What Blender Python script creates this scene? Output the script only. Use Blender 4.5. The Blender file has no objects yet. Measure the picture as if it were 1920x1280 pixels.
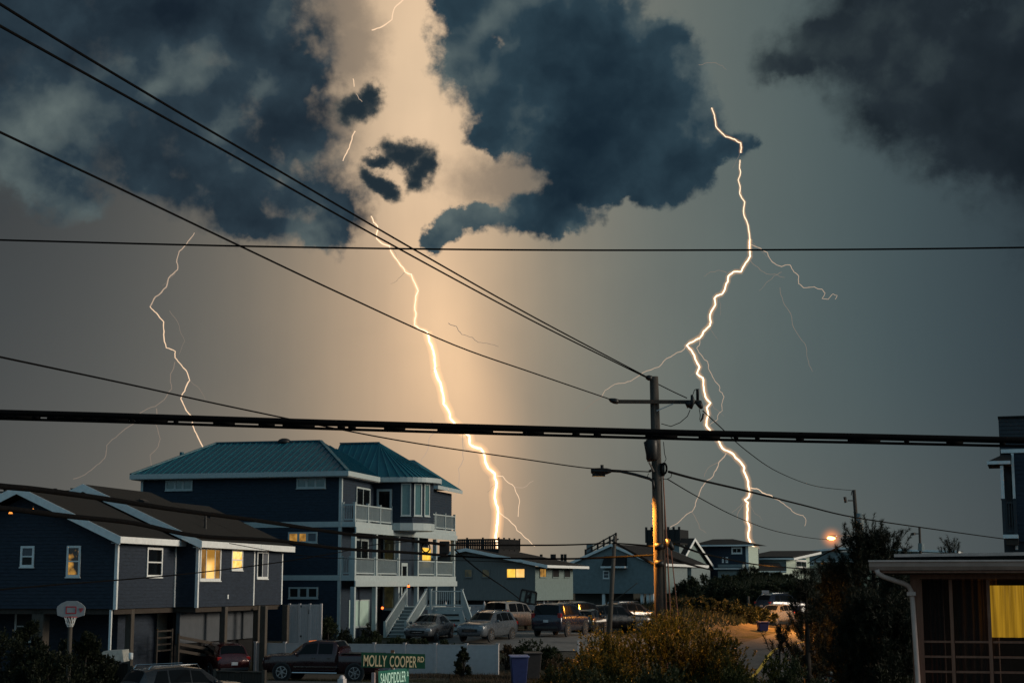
import bpy, math, random
import numpy as np
from mathutils import Vector, Matrix
R = math.radians
S = bpy.context.scene
C = S.collection
random.seed(7); rng = np.random.default_rng(11)

# ---------------------------------------------------------------- camera
CAMZ = 4.6
PITCH = R(8.63)
FPX = 3000.0
cam = bpy.data.cameras.new('camera'); camo = bpy.data.objects.new('camera', cam); C.objects.link(camo)
cam.lens = 56.25; cam.sensor_width = 36; cam.clip_start = 0.1; cam.clip_end = 20000
camo.location = (0, 0, CAMZ); camo.rotation_euler = (R(90) + PITCH, 0, 0)
S.camera = camo
S.view_settings.view_transform = 'Standard'; S.view_settings.look = 'None'
S.view_settings.exposure = 0.0; S.view_settings.gamma = 1.0; S.view_settings.use_curve_mapping = False
S.cycles.use_denoising = True
S.cycles.max_bounces = 5; S.cycles.diffuse_bounces = 2; S.cycles.glossy_bounces = 3
S.cycles.transparent_max_bounces = 6; S.cycles.volume_bounces = 0
S.cycles.caustics_reflective = False; S.cycles.caustics_refractive = False

def ray(px, py):
    x = (px - 960) / FPX; y = (640 - py) / FPX
    c, s = math.cos(PITCH), math.sin(PITCH)
    return Vector((x, c - y * s, s + y * c))
def P(px, py, Y):
    d = ray(px, py); return Vector((0, 0, CAMZ)) + d * (Y / d.y)
def azel(px, py):
    d = ray(px, py).normalized()
    return math.degrees(math.atan2(d.x, d.y)), math.degrees(math.asin(d.z))
def s2l(c):
    c = c / 255.0
    return c / 12.92 if c <= 0.04045 else ((c + 0.055) / 1.055) ** 2.4
def srgb(r, g, b): return (s2l(r), s2l(g), s2l(b), 1)

# ---------------------------------------------------------------- sky (world)
W = bpy.data.worlds.new('World'); S.world = W; W.use_nodes = True
W.cycles.sampling_method = 'MANUAL'; W.cycles.sample_map_resolution = 512
nt = W.node_tree; nt.nodes.clear()
class N:
    """tiny node helper"""
    def __init__(s, nt): s.nt = nt
    def n(s, t, **k):
        q = s.nt.nodes.new(t)
        for a, b in k.items(): setattr(q, a, b)
        return q
    def put(s, sock, v):
        if isinstance(v, bpy.types.NodeSocket): s.nt.links.new(v, sock)
        else: sock.default_value = v
    def math(s, op, a, b=None, c=None, clamp=False):
        q = s.n('ShaderNodeMath', operation=op, use_clamp=clamp)
        s.put(q.inputs[0], a)
        if b is not None: s.put(q.inputs[1], b)
        if c is not None: s.put(q.inputs[2], c)
        return q.outputs[0]
    def vm(s, op, a, b=None, out=0):
        q = s.n('ShaderNodeVectorMath', operation=op)
        s.put(q.inputs[0], a)
        if b is not None:
            s.put(q.inputs['Scale'] if op == 'SCALE' else q.inputs[1], b)
        return q.outputs[out]
    def noise(s, v, scale, detail=5, rough=.55, out=0, **k):
        q = s.n('ShaderNodeTexNoise', **k)
        if v is not None: s.put(q.inputs['Vector'], v)
        q.inputs['Scale'].default_value = scale; q.inputs['Detail'].default_value = detail; q.inputs['Roughness'].default_value = rough
        return q.outputs[out]
    def ramp(s, f, stops, interp='LINEAR'):
        q = s.n('ShaderNodeValToRGB'); q.color_ramp.interpolation = interp
        e = q.color_ramp.elements
        while len(e) < len(stops): e.new(0.5)
        for el, (p, c) in zip(e, stops): el.position = p; el.color = c
        s.put(q.inputs[0], f); return q.outputs[0]
    def mix(s, f, a, b, blend='MIX'):
        q = s.n('ShaderNodeMix', data_type='RGBA', blend_type=blend)
        s.put(q.inputs[0], f); s.put(q.inputs[6], a); s.put(q.inputs[7], b); return q.outputs[2]
    def smooth(s, v, lo, hi, a=0., b=1.):
        q = s.n('ShaderNodeMapRange', interpolation_type='SMOOTHSTEP')
        s.put(q.inputs[0], v); s.put(q.inputs[1], lo); s.put(q.inputs[2], hi); s.put(q.inputs[3], a); s.put(q.inputs[4], b)
        return q.outputs[0]
w = N(nt)
co = w.n('ShaderNodeTexCoord').outputs['Generated']
sx = w.n('ShaderNodeSeparateXYZ'); nt.links.new(co, sx.inputs[0])
az = w.math('MULTIPLY', w.math('ARCTAN2', sx.outputs[0], sx.outputs[1]), 180 / math.pi)
el = w.math('MULTIPLY', w.math('ARCSINE', w.math('MAXIMUM', w.math('MINIMUM', sx.outputs[2], 1.0), -1.0)), 180 / math.pi)
cb = w.n('ShaderNodeCombineXYZ'); nt.links.new(az, cb.inputs[0]); nt.links.new(el, cb.inputs[1])
ae = cb.outputs[0]
# broad brightness of the rain-filled air, left to right round the horizon
stops_px = [(-900, (48, 56, 60)), (-100, (70, 74, 75)), (120, (82, 84, 83)), (330, (102, 101, 96)), (540, (136, 126, 111)), (700, (192, 165, 136)), (800, (224, 188, 151)),
            (890, (196, 168, 137)), (1020, (144, 136, 120)), (1200, (112, 117, 111)), (1400, (95, 107, 105)),
            (1650, (72, 88, 92)), (1920, (52, 65, 72)), (2700, (43, 53, 60))]
azs = [(azel(p, 640)[0] + 45) / 90 for p, c in stops_px]
fz = w.math('ADD', w.math('DIVIDE', az, 90.0), .5, clamp=True)
base = w.ramp(fz, [(a, srgb(*c)) for a, (p, c) in zip(azs, stops_px)], 'B_SPLINE')
# lightning-lit rain around the middle bolt
def ell(cx, cy, rx, ry, rot=0.0, vec=None):
    a, e = azel(cx, cy); k = 180 / math.pi / FPX
    m = w.n('ShaderNodeMapping', vector_type='TEXTURE')
    m.inputs['Location'].default_value = (a, e, 0)
    m.inputs['Rotation'].default_value = (0, 0, R(-rot))
    m.inputs['Scale'].default_value = (rx * k, ry * k, 1)
    nt.links.new(vec or ae, m.inputs['Vector'])
    return w.vm('LENGTH', m.outputs[0], out=1)
def gauss(r, k=1.0): return w.math('POWER', 2.718, w.math('MULTIPLY', w.math('MULTIPLY', r, r), -k))
g1 = gauss(ell(846, 690, 66, 240, -13))
g2 = gauss(ell(790, 160, 150, 330, -4))
g3 = gauss(ell(925, 900, 60, 190, -5))
base = w.mix(w.math('MULTIPLY', g1, .78), base, srgb(255, 212, 166))
base = w.mix(w.math('MULTIPLY', g2, .70), base, srgb(240, 210, 174))
base = w.mix(w.math('MULTIPLY', g3, .22), base, srgb(255, 205, 160))
lowr = gauss(ell(1420, 1060, 560, 240))
base = w.mix(w.math('MULTIPLY', lowr, .42), base, srgb(106, 102, 95))
lowl = gauss(ell(420, 1010, 500, 220))
base = w.mix(w.math('MULTIPLY', lowl, .32), base, srgb(128, 119, 106))
leftdark = gauss(ell(-60, 120, 420, 420))
base = w.mix(w.math('MULTIPLY', leftdark, .7), base, srgb(52, 56, 60))
# hanging rain: faint upright streaks, stronger towards the ground
st_ = w.noise(w.vm('MULTIPLY', ae, (1.5, .13, 1.)), 1.0, 5, .6)
base = w.mix(w.smooth(st_, .30, .75, 0.0, .06), base, w.mix(.5, base, srgb(60, 66, 68)))
# slow mottling of the veil
mot = w.noise(ae, .22, 4, .5)
base = w.mix(w.smooth(mot, .3, .75, 0.0, .22), base, w.mix(.5, base, srgb(70, 80, 84)))
# clouds: overlapping lobes in the sky's own bearings, broken up by noise
wz = w.noise(ae, .42, 4, .5, out=1)
warp = w.vm('SCALE', w.vm('SUBTRACT', wz, (.5, .5, .5)), 1.7)
wz2 = w.noise(ae, 1.9, 6, .6, out=1)
warp2 = w.vm('SCALE', w.vm('SUBTRACT', wz2, (.5, .5, .5)), .8)
aw = w.vm('ADD', w.vm('ADD', ae, warp), warp2)
LEFT = [(40, 40, 250, 180, 0), (300, 40, 260, 160, 0), (505, 70, 120, 190, 0), (100, 190, 190, 130, 0), (330, 190, 240, 150, 0), (530, 240, 120, 170, 0),
        (85, 300, 105, 90, 0), (110, 370, 80, 50, 10), (270, 290, 150, 80, 20), (420, 330, 190, 85, 18), (560, 370, 120, 85, 0), (640, 395, 62, 62, 0), (510, 425, 130, 48, 4), (600, 448, 70, 34, 0), (-200, 80, 260, 300, 0)]
MIDC = [(870, 15, 70, 60, 0), (880, 110, 70, 95, 0), (950, 160, 90, 90, 0), (1010, 60, 100, 100, 0), (1110, 50, 110, 120, 0), (1160, 150, 150, 120, 0), (1070, 180, 140, 110, 0), (1240, 82, 58, 56, 0),
        (1272, 180, 76, 92, 0), (1200, 260, 150, 90, 0), (1070, 262, 120, 70, 0), (955, 262, 75, 34, 12), (1270, 290, 90, 66, 0), (1350, 285, 58, 32, 0), (1120, 330, 110, 52, 0), (1060, 310, 80, 45, 20),
        (1090, 370, 90, 36, -8), (985, 398, 86, 34, -4), (1055, 415, 70, 34, 0), (885, 408, 58, 30, -18), (830, 435, 46, 27, -20), (1210, 335, 110, 44, 0)]
TUFT = [(762, 290, 50, 30, 0), (790, 322, 34, 38, 0), (716, 300, 40, 18, -10), (712, 346, 50, 22, 30), (670, 212, 46, 36, 0), (690, 186, 30, 30, 0)]
PUFF = [(650, 90, 84, 88, 0), (640, 10, 70, 80, 0), (628, 240, 66, 80, 0), (960, 340, 150, 60, 0)]
RIGHT = [(1560, 75, 130, 56, 0), (1480, 120, 70, 40, 0), (1700, 70, 230, 130, 0), (1860, 130, 220, 190, 0), (1740, 190, 170, 95, 0), (2100, 150, 280, 320, 0), (1880, 280, 200, 90, 10)]
def field(lobes, vec, k=.35):
    f = None
    for L in lobes:
        v = w.math('SUBTRACT', 1.0, ell(*L, vec=vec))
        f = v if f is None else w.n_smax(f, v, k)
    return f
def smax(a, b, k):
    q = w.n('ShaderNodeMath', operation='SMOOTH_MAX'); w.put(q.inputs[0], a); w.put(q.inputs[1], b); q.inputs[2].default_value = k
    return q.outputs[0]
w.n_smax = smax
det = w.math('SUBTRACT', w.noise(ae, 1.25, 7, .58), .5)
det2 = w.math('SUBTRACT', w.noise(w.vm('ADD', ae, (31., 7., 0.)), .5, 4, .5), .5)
ragged = w.smooth(det2, -.12, .12, .34, .95)
fine = w.math('ADD', w.math('MULTIPLY', det, ragged), w.math('MULTIPLY', det2, .34))
fL = w.math('ADD', field(LEFT, aw), fine); fM = w.math('ADD', field(MIDC, aw, .22), w.math('ADD', fine, .07))
fT = w.math('ADD', field(TUFT, aw, .2), w.math('ADD', w.math('MULTIPLY', fine, 1.15), .06)); fR = w.math('ADD', field(RIGHT, aw), fine)
fP = w.math('ADD', field(PUFF, aw), fine)
soft = w.smooth(det2, -.14, .12, .14, .80)          # some edges crisp, some feathered
aL = w.smooth(fL, -.22, w.math('MULTIPLY', soft, .9)); aM = w.smooth(fM, -.15, w.math('MULTIPLY', soft, .55)); aT = w.smooth(fT, -.15, .45); aR = w.smooth(fR, -.28, .50, 0, .97); aP = w.smooth(fP, -.25, .65, 0, .60)
# shade inside the clouds: broad soft billows, a little paler on their upper edges and where the cloud thins
b2 = w.noise(w.vm('ADD', aw, (9.0, 2.0, 0.)), .20, 3, .45)
b3 = w.noise(w.vm('ADD', aw, (2.0, 5.0, 0.)), .8, 4, .5)
def billow(v, scale):
    q = w.n('ShaderNodeTexVoronoi', feature='SMOOTH_F1'); w.put(q.inputs['Vector'], v); q.inputs['Scale'].default_value = scale; q.inputs['Smoothness'].default_value = .35
    return q.outputs['Distance']
up = w.vm('ADD', aw, (-.3, .9, 0.))
aq = w.vm('ADD', ae, w.vm('SCALE', warp, .8))
r1 = w.noise(w.vm('ADD', aq, (3.1, 11.2, 0.)), .27, 6, .48); r1u = w.noise(w.vm('ADD', aq, (2.75, 12.0, 0.)), .27, 6, .48)
bil = w.math('ADD', w.math('MULTIPLY', w.math('SUBTRACT', billow(up, .26), billow(aw, .26)), .40), w.math('MULTIPLY', w.math('SUBTRACT', r1, r1u), 2.0))
tone = w.math('ADD', bil, w.math('ADD', w.math('MULTIPLY', w.math('SUBTRACT', b2, .5), 2.3), .40))
def ccol(dark, mid, light, f):
    t = w.smooth(w.math('SUBTRACT', tone, w.math('MULTIPLY', w.smooth(f, .0, .8), .16)), -.62, 1.55)
    return w.ramp(t, [(0, dark), (.42, mid), (1, light)])
cL = ccol(srgb(21, 32, 43), srgb(45, 60, 70), srgb(110, 122, 119), fL)
cM = ccol(srgb(20, 35, 47), srgb(43, 62, 73), srgb(110, 122, 119), fM)
cR = ccol(srgb(21, 29, 36), srgb(34, 43, 50), srgb(66, 78, 80), fR)
sky = w.mix(aP, base, srgb(92, 88, 84))
sky = w.mix(aR, sky, cR)
sky = w.mix(aL, sky, cL)
sky = w.mix(aM, sky, cM)
sky = w.mix(aT, sky, w.mix(w.smooth(fT, .1, .7), srgb(74, 78, 77), srgb(34, 46, 54)))
# away from the storm the evening sky clears to a blue dusk, smoothly, all round behind the viewer and overhead
back = w.smooth(sx.outputs[1], .55, -.85)
dusk = w.ramp(w.math('DIVIDE', el, 90.0), [(0, (.20, .30, .34, 1)), (.3, (.16, .29, .37, 1)), (1, (.10, .19, .27, 1))])
sky = w.mix(back, sky, dusk)
under = w.smooth(el, -1.0, -6.0)
sky = w.mix(under, sky, (.012, .013, .014, 1))
bg = w.n('ShaderNodeBackground'); nt.links.new(sky, bg.inputs[0]); bg.inputs[1].default_value = 1.0
ow = w.n('ShaderNodeOutputWorld'); nt.links.new(bg.outputs[0], ow.inputs[0])

# the last glow of the evening, low from the right, very soft
sun = bpy.data.lights.new('sun', 'SUN'); suno = bpy.data.objects.new('sun', sun); C.objects.link(suno)
sun.energy = 2.4; sun.angle = R(20); sun.color = (1.0, .86, .68)
SEL, SAZ = R(14), R(98); sd = Vector((math.cos(SEL) * math.sin(SAZ), math.cos(SEL) * math.cos(SAZ), math.sin(SEL)))
suno.rotation_euler = sd.to_track_quat('Z', 'Y').to_euler()
# ---------------------------------------------------------------- materials
MATS = {}
def mat(name, col, rough=.7, metal=0.0, var=.25, vscale=6.0, bump=0.0, bscale=40.0, spec=.3, coat=0.0, stretch=(1, 1, 1), col2=None, emit=None, estr=0.0):
    if name in MATS: return MATS[name]
    m = bpy.data.materials.new(name); m.use_nodes = True; t = m.node_tree; h = N(t)
    b = t.nodes['Principled BSDF']
    tc = h.n('ShaderNodeTexCoord').outputs['Object']
    mp = h.n('ShaderNodeMapping'); mp.inputs['Scale'].default_value = stretch; t.links.new(tc, mp.inputs[0]); v = mp.outputs[0]
    c = tuple(col) + (1,)
    d = tuple(x * (1 - var) for x in col) + (1,); l = tuple(min(1, x * (1 + var)) for x in (col2 or col)) + (1,)
    nz = h.noise(v, vscale, 6, .62)
    t.links.new(h.ramp(nz, [(.28, d), (.72, l)]), b.inputs['Base Color'])
    b.inputs['Roughness'].default_value = rough; b.inputs['Metallic'].default_value = metal
    if rough > .15:
        t.links.new(h.smooth(h.noise(v, vscale * 2.3, 4, .6), .25, .75, max(.03, rough - .1), min(1, rough + .1)), b.inputs['Roughness'])
    b.inputs['Specular IOR Level'].default_value = spec; b.inputs['Coat Weight'].default_value = coat
    b.inputs['Coat Roughness'].default_value = .08
    if bump:
        q = h.n('ShaderNodeBump'); q.inputs['Strength'].default_value = bump; q.inputs['Distance'].default_value = .02
        t.links.new(h.noise(v, bscale, 5, .6), q.inputs['Height']); t.links.new(q.outputs[0], b.inputs['Normal'])
    if emit:
        b.inputs['Emission Color'].default_value = tuple(emit) + (1,); b.inputs['Emission Strength'].default_value = estr
    MATS[name] = m; return m
def emat(name, col, strength):
    if name in MATS: return MATS[name]
    m = bpy.data.materials.new(name); m.use_nodes = True; t = m.node_tree; t.nodes.clear(); h = N(t)
    e = h.n('ShaderNodeEmission'); e.inputs[0].default_value = tuple(col) + (1,); e.inputs[1].default_value = strength
    o = h.n('ShaderNodeOutputMaterial'); t.links.new(e.outputs[0], o.inputs[0]); MATS[name] = m; return m
def litmat(name, lo, hi, strength, scale=2.5, seed=0.0, band=False, lo_at=.3, hi_at=.62, zr=None):
    """lit room seen through glass: uneven warm light"""
    if name in MATS: return MATS[name]
    m = bpy.data.materials.new(name); m.use_nodes = True; t = m.node_tree; t.nodes.clear(); h = N(t)
    tc = h.n('ShaderNodeTexCoord').outputs['Object']
    v = h.vm('ADD', tc, (seed, seed * .7, seed * 1.3))
    if band: v = h.vm('MULTIPLY', v, (9, 9, .5))
    nz = h.noise(v, scale, 3, .55)
    cr = h.ramp(nz, [(lo_at, tuple(lo) + (1,)), (hi_at, tuple(hi) + (1,))])
    if zr:
        sp = h.n('ShaderNodeSeparateXYZ'); t.links.new(tc, sp.inputs[0]); k_ = h.smooth(h.math('ADD', sp.outputs[2], h.math('MULTIPLY', nz, .5)), zr[0], zr[1]); cr = h.mix(k_, cr, tuple(x * .35 for x in lo) + (1,))
    e = h.n('ShaderNodeEmission'); t.links.new(cr, e.inputs[0]); e.inputs[1].default_value = strength
    g = h.n('ShaderNodeBsdfGlossy'); g.inputs[1].default_value = .06
    ms = h.n('ShaderNodeMixShader'); ms.inputs[0].default_value = .06
    t.links.new(e.outputs[0], ms.inputs[1]); t.links.new(g.outputs[0], ms.inputs[2])
    o = h.n('ShaderNodeOutputMaterial'); t.links.new(ms.outputs[0], o.inputs[0]); MATS[name] = m; return m
def leafmat(name, c1, c2, c3, trans=.35, scale=2.0):
    if name in MATS: return MATS[name]
    m = bpy.data.materials.new(name); m.use_nodes = True; t = m.node_tree; t.nodes.clear(); h = N(t)
    gi = h.n('ShaderNodeNewGeometry')
    tc = h.n('ShaderNodeTexCoord').outputs['Object']
    big = h.noise(tc, scale, 3, .6)
    f = h.math('ADD', h.math('MULTIPLY', gi.outputs['Random Per Island'], .6), h.math('MULTIPLY', big, .6))
    col = h.ramp(f, [(.25, tuple(c1) + (1,)), (.6, tuple(c2) + (1,)), (.95, tuple(c3) + (1,))])
    p = h.n('ShaderNodeBsdfPrincipled'); t.links.new(col, p.inputs['Base Color']); p.inputs['Roughness'].default_value = .6
    p.inputs['Specular IOR Level'].default_value = .25
    tr = h.n('ShaderNodeBsdfTranslucent'); t.links.new(col, tr.inputs[0])
    ms = h.n('ShaderNodeMixShader'); ms.inputs[0].default_value = trans
    t.links.new(p.outputs[0], ms.inputs[1]); t.links.new(tr.outputs[0], ms.inputs[2])
    o = h.n('ShaderNodeOutputMaterial'); t.links.new(ms.outputs[0], o.inputs[0]); MATS[name] = m; return m

M = dict(
    navy=mat('navy_siding', (.019, .028, .044), .75, var=.34, vscale=3, stretch=(1, 1, 4)),
    blue=mat('blue_siding', (.013, .025, .042), .75, var=.34, vscale=3, stretch=(1, 1, 4)),
    grey=mat('grey_siding', (.17, .175, .17), .8, var=.15, vscale=3, stretch=(4, 4, .6)),
    pale=mat('pale_siding', (.15, .20, .20), .8, var=.12, vscale=3),
    enclosure=mat('enclosure_panel', (.075, .083, .095), .8, var=.1, vscale=2),
    dusky=mat('dusky_siding', (.035, .042, .05), .8, var=.15, vscale=3),
    slate=mat('slate_siding', (.17, .21, .22), .8, var=.15, vscale=3),
    green=mat('pale_green_siding', (.38, .46, .41), .8, var=.1, vscale=3),
    cream=mat('cream_siding', (.46, .42, .30), .8, var=.1, vscale=3),
    white=mat('white_trim', (.70, .72, .72), .5, var=.10, vscale=5),
    dim_white=mat('porch_white_dimmed', (.37, .43, .44), .5, var=.10, vscale=5),  # white trim darkened and tinted to imitate weaker light on the blue house
    vinyl=mat('white_vinyl', (.50, .46, .46), .45, var=.09, vscale=4),
    shingle=mat('dark_shingle', (.017, .016, .015), .9, var=.35, vscale=14, bump=.6, bscale=60),
    shingle2=mat('black_shingle', (.014, .0135, .0135), .9, var=.35, vscale=12, bump=.5),
    metal=mat('teal_metal', (.010, .090, .125), .5, metal=.0, var=.14, vscale=1.2, spec=.25),
    soffit=mat('soffit', (.30, .31, .31), .8, var=.1),
    wood=mat('weathered_wood', (.075, .064, .054), .85, var=.35, vscale=5, stretch=(6, 6, .7), bump=.5, bscale=30),
    pole=mat('utility_pole_wood', (.06, .05, .042), .85, var=.4, vscale=4, stretch=(8, 8, .5), bump=.25, bscale=25),
    darkwood=mat('dark_wood', (.045, .036, .030), .85, var=.3, vscale=5, stretch=(5, 5, .8), bump=.4),
    redwood=mat('red_brown_wood', (.25, .11, .07), .7, var=.25, vscale=5, stretch=(5, 5, .7), bump=.3),
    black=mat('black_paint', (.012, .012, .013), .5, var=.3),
    rubber=mat('black_rubber', (.014, .014, .015), .75, var=.3, vscale=10),
    cable=mat('cable_sheath', (.004, .004, .0045), .9, var=.3, spec=.05),
    steel=mat('galvanised_steel', (.32, .33, .34), .4, metal=.8, var=.2, vscale=8),
    gutter=mat('gutter_warm_tint', (.62, .44, .38), .45, var=.18, vscale=3),  # warm lamplight tinted into the white gutter's colour
    board=mat('backboard_white', (.25, .265, .28), .5, var=.1),
    glass=mat('dark_glass', (.004, .005, .006), .07, var=.1, spec=.14),
    glassteal=mat('sky_glass', (.07, .15, .16), .08, var=.12, spec=.7),
    blind=mat('window_blind', (.38, .52, .47), .5, var=.08, vscale=2),
    shade=mat('grey_shade', (.10, .11, .13), .6, var=.1),
    lit1=litmat('lit_room_window', (.75, .36, .07), (1.0, .62, .20), 1.3, .9, 1.0),
    lit0=litmat('lit_lounge_window', (.80, .38, .06), (1.0, .66, .24), 1.35, .9, 1.0, zr=(5.15, 5.65)),
    lit5=litmat('lounge_side_sash', (.07, .035, .012), (.40, .20, .05), .9, 1.3, 2.0),
    lit2=litmat('lit_small_window', (.9, .40, .05), (1.0, .72, .25), 1.5, 3.0, 3.0),
    lit3=litmat('lit_dim_window', (.10, .05, .012), (.55, .30, .06), .8, 3.2, 5.0),
    lit4=litmat('lit_yellow_window', (.85, .42, .04), (1.0, .62, .08), 1.3, 2.0, 7.0),
    litdim=litmat('faint_lit_window', (.004, .005, .003), (.030, .026, .009), .8, 1.2, 9.0),
    litfig=litmat('lamp_lit_window', (.004, .003, .003), (.70, .34, .05), .8, 1.6, 2.2, lo_at=.56, hi_at=.74),
    litbrown=litmat('brown_lit_window', (.10, .045, .012), (.55, .28, .06), .9, 2.0, 4.0),
    curtain=litmat('lit_curtain', (.20, .10, .006), (.80, .43, .03), .85, .8, 2.0, band=True, lo_at=.36, hi_at=.60),  # streaks in the glow imitate light and dark of the folds
    sand=mat('sand', (.20, .165, .13), .95, var=.3, vscale=1.5, bump=.5, bscale=12),
    rust=mat('rusty_brown', (.12, .06, .03), .8, var=.3),
    door=mat('door_paint', (.42, .34, .27), .6, var=.1),
    concrete=mat('concrete', (.17, .16, .15), .9, var=.25, vscale=1.2, bump=.3),
)

# ---------------------------------------------------------------- mesh helpers
class MB:
    def __init__(s): s.v = []; s.f = []
    def poly(s, pts):
        i = len(s.v); s.v += [tuple(p) for p in pts]; s.f.append(tuple(range(i, i + len(pts)))); return s
    def box(s, x0, x1, y0, y1, z0, z1, M4=None):
        c = [(x, y, z) for z in (z0, z1) for y in (y0, y1) for x in (x0, x1)]
        if M4 is not None: c = [tuple(M4 @ Vector(p)) for p in c]
        i = len(s.v); s.v += c
        s.f += [tuple(i + k for k in q) for q in ((0, 2, 3, 1), (4, 5, 7, 6), (0, 1, 5, 4), (2, 6, 7, 3), (0, 4, 6, 2), (1, 3, 7, 5))]; return s
    def prism(s, pts, d):
        """closed polygon pts extruded by vector d"""
        n = len(pts); i = len(s.v); d = Vector(d)
        s.v += [tuple(p) for p in pts] + [tuple(Vector(p) + d) for p in pts]
        s.f.append(tuple(i + k for k in reversed(range(n)))); s.f.append(tuple(i + n + k for k in range(n)))
        for k in range(n): s.f.append((i + k, i + (k + 1) % n, i + n + (k + 1) % n, i + n + k))
        return s
    def beam(s, a, b, w, h, up=(0, 0, 1)):
        a, b = Vector(a), Vector(b); d = (b - a).normalized(); r = d.cross(Vector(up))
        if r.length < 1e-4: r = d.cross(Vector((1, 0, 0)))
        r.normalize(); u = r.cross(d)
        q = [a + r * sx * w / 2 + u * sy * h / 2 for sx, sy in ((-1, -1), (1, -1), (1, 1), (-1, 1))]
        return s.prism(q, b - a)
    def tube(s, pts, r, n=8, r1=None):
        pts = [Vector(p) for p in pts]; m = len(pts); base = len(s.v); prev = None
        for k, p in enumerate(pts):
            d = (pts[min(k + 1, m - 1)] - pts[max(k - 1, 0)]).normalized()
            if prev is None:
                a = d.cross(Vector((0, 0, 1)))
                if a.length < 1e-3: a = d.cross(Vector((1, 0, 0)))
            else: a = prev - d * prev.dot(d)
            a.normalize(); prev = a; b = d.cross(a)
            rr = r[k] if isinstance(r, (list, tuple)) else (r if r1 is None else r + (r1 - r) * k / (m - 1))
            for j in range(n):
                t = 2 * math.pi * j / n; s.v.append(tuple(p + a * math.cos(t) * rr + b * math.sin(t) * rr))
        for k in range(m - 1):
            for j in range(n):
                s.f.append((base + k * n + j, base + k * n + (j + 1) % n, base + (k + 1) * n + (j + 1) % n, base + (k + 1) * n + j))
        s.f.append(tuple(base + j for j in reversed(range(n)))); s.f.append(tuple(base + (m - 1) * n + j for j in range(n)))
        return s
    def ball(s, c, r, sq=(1, 1, 1), n=10, m=7):
        i = len(s.v); c = Vector(c)
        for a in range(m + 1):
            th = math.pi * a / m
            for b in range(n):
                ph = 2 * math.pi * b / n
                s.v.append((c.x + r * sq[0] * math.sin(th) * math.cos(ph), c.y + r * sq[1] * math.sin(th) * math.sin(ph), c.z + r * sq[2] * math.cos(th)))
        for a in range(m):
            for b in range(n): s.f.append((i + a * n + b, i + (a + 1) * n + b, i + (a + 1) * n + (b + 1) % n, i + a * n + (b + 1) % n))
        return s
    def build(s, name, material, parent=None, smooth=False, kind=None, bevel=0.0):
        me = bpy.data.meshes.new(name); me.from_pydata(s.v, [], s.f); me.materials.append(material)
        if smooth: me.polygons.foreach_set('use_smooth', [True] * len(me.polygons))
        o = bpy.data.objects.new(name, me); C.objects.link(o)
        if parent is not None: o.parent = parent
        if kind: o['kind'] = kind
        if bevel:
            b = o.modifiers.new('bevel', 'BEVEL'); b.width = bevel; b.segments = 2; b.limit_method = 'ANGLE'
        return o
def tag(o, label=None, cat=None, group=None, kind=None):
    if label: o['label'] = label
    if cat: o['category'] = cat
    if group: o['group'] = group
    if kind: o['kind'] = kind
    return o
def thing(name, label, cat, loc=(0, 0, 0), rotz=0.0, group=None):
    o = bpy.data.objects.new(name, None); C.objects.link(o); o.location = loc; o.rotation_euler = (0, 0, rotz)
    o.empty_display_size = .2
    return tag(o, label, cat, group)
def copy_tree(o, parent=None):
    c = o.copy(); C.objects.link(c)
    if parent is not None: c.parent = parent
    for ch in list(o.children): copy_tree(ch, c)
    return c
def npmesh(name, verts, nv, material, parent=None, kind=None):
    """verts (n*nv,3): n separate polygons with nv corners each"""
    n = len(verts) // nv; me = bpy.data.meshes.new(name)
    me.vertices.add(len(verts)); me.vertices.foreach_set('co', np.asarray(verts, np.float32).ravel())
    me.loops.add(len(verts)); me.loops.foreach_set('vertex_index', np.arange(len(verts), dtype=np.int32))
    me.polygons.add(n); me.polygons.foreach_set('loop_start', np.arange(0, n * nv, nv, dtype=np.int32))
    me.polygons.foreach_set('loop_total', np.full(n, nv, np.int32)); me.update(calc_edges=True); me.materials.append(material)
    o = bpy.data.objects.new(name, me); C.objects.link(o)
    if parent is not None: o.parent = parent
    if kind: o['kind'] = kind
    return o

# ---------------------------------------------------------------- ground
PHI = R(13.5)                               # the street grid is turned this far from the view axis
def sm(a, b, t):
    t = min(1, max(0, (t - a) / (b - a))); return t * t * (3 - 2 * t)
def zg(x, y):
    z = 1.0 * (1 - sm(28, 58, y)) + 1.1 * sm(81.5, 90, y + .24 * min(x, 8)) + .4 * sm(90, 98, y) * (1 - sm(4, 9, x)) + .5 * sm(115, 150, y)
    z += 3.4 * math.exp(-((x - 27) / 12) ** 2 - ((y - 172) / 24) ** 2)
    z += 1.9 * math.exp(-((x - 13.5) / 4.0) ** 2 - ((y - 126) / 14) ** 2)
    z += .9 * math.exp(-((x - 11) / 2.5) ** 2 - ((y - 112) / 7) ** 2)
    return z
def G(px, py):
    """where the ray through a pixel meets the ground"""
    d = ray(px, py); lo = 20.0
    for y in np.arange(20, 400, .5):
        q = Vector((0, 0, CAMZ)) + d * (y / d.y)
        if q.z <= zg(q.x, q.y): return Vector((q.x, q.y, zg(q.x, q.y)))
    return q
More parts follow.
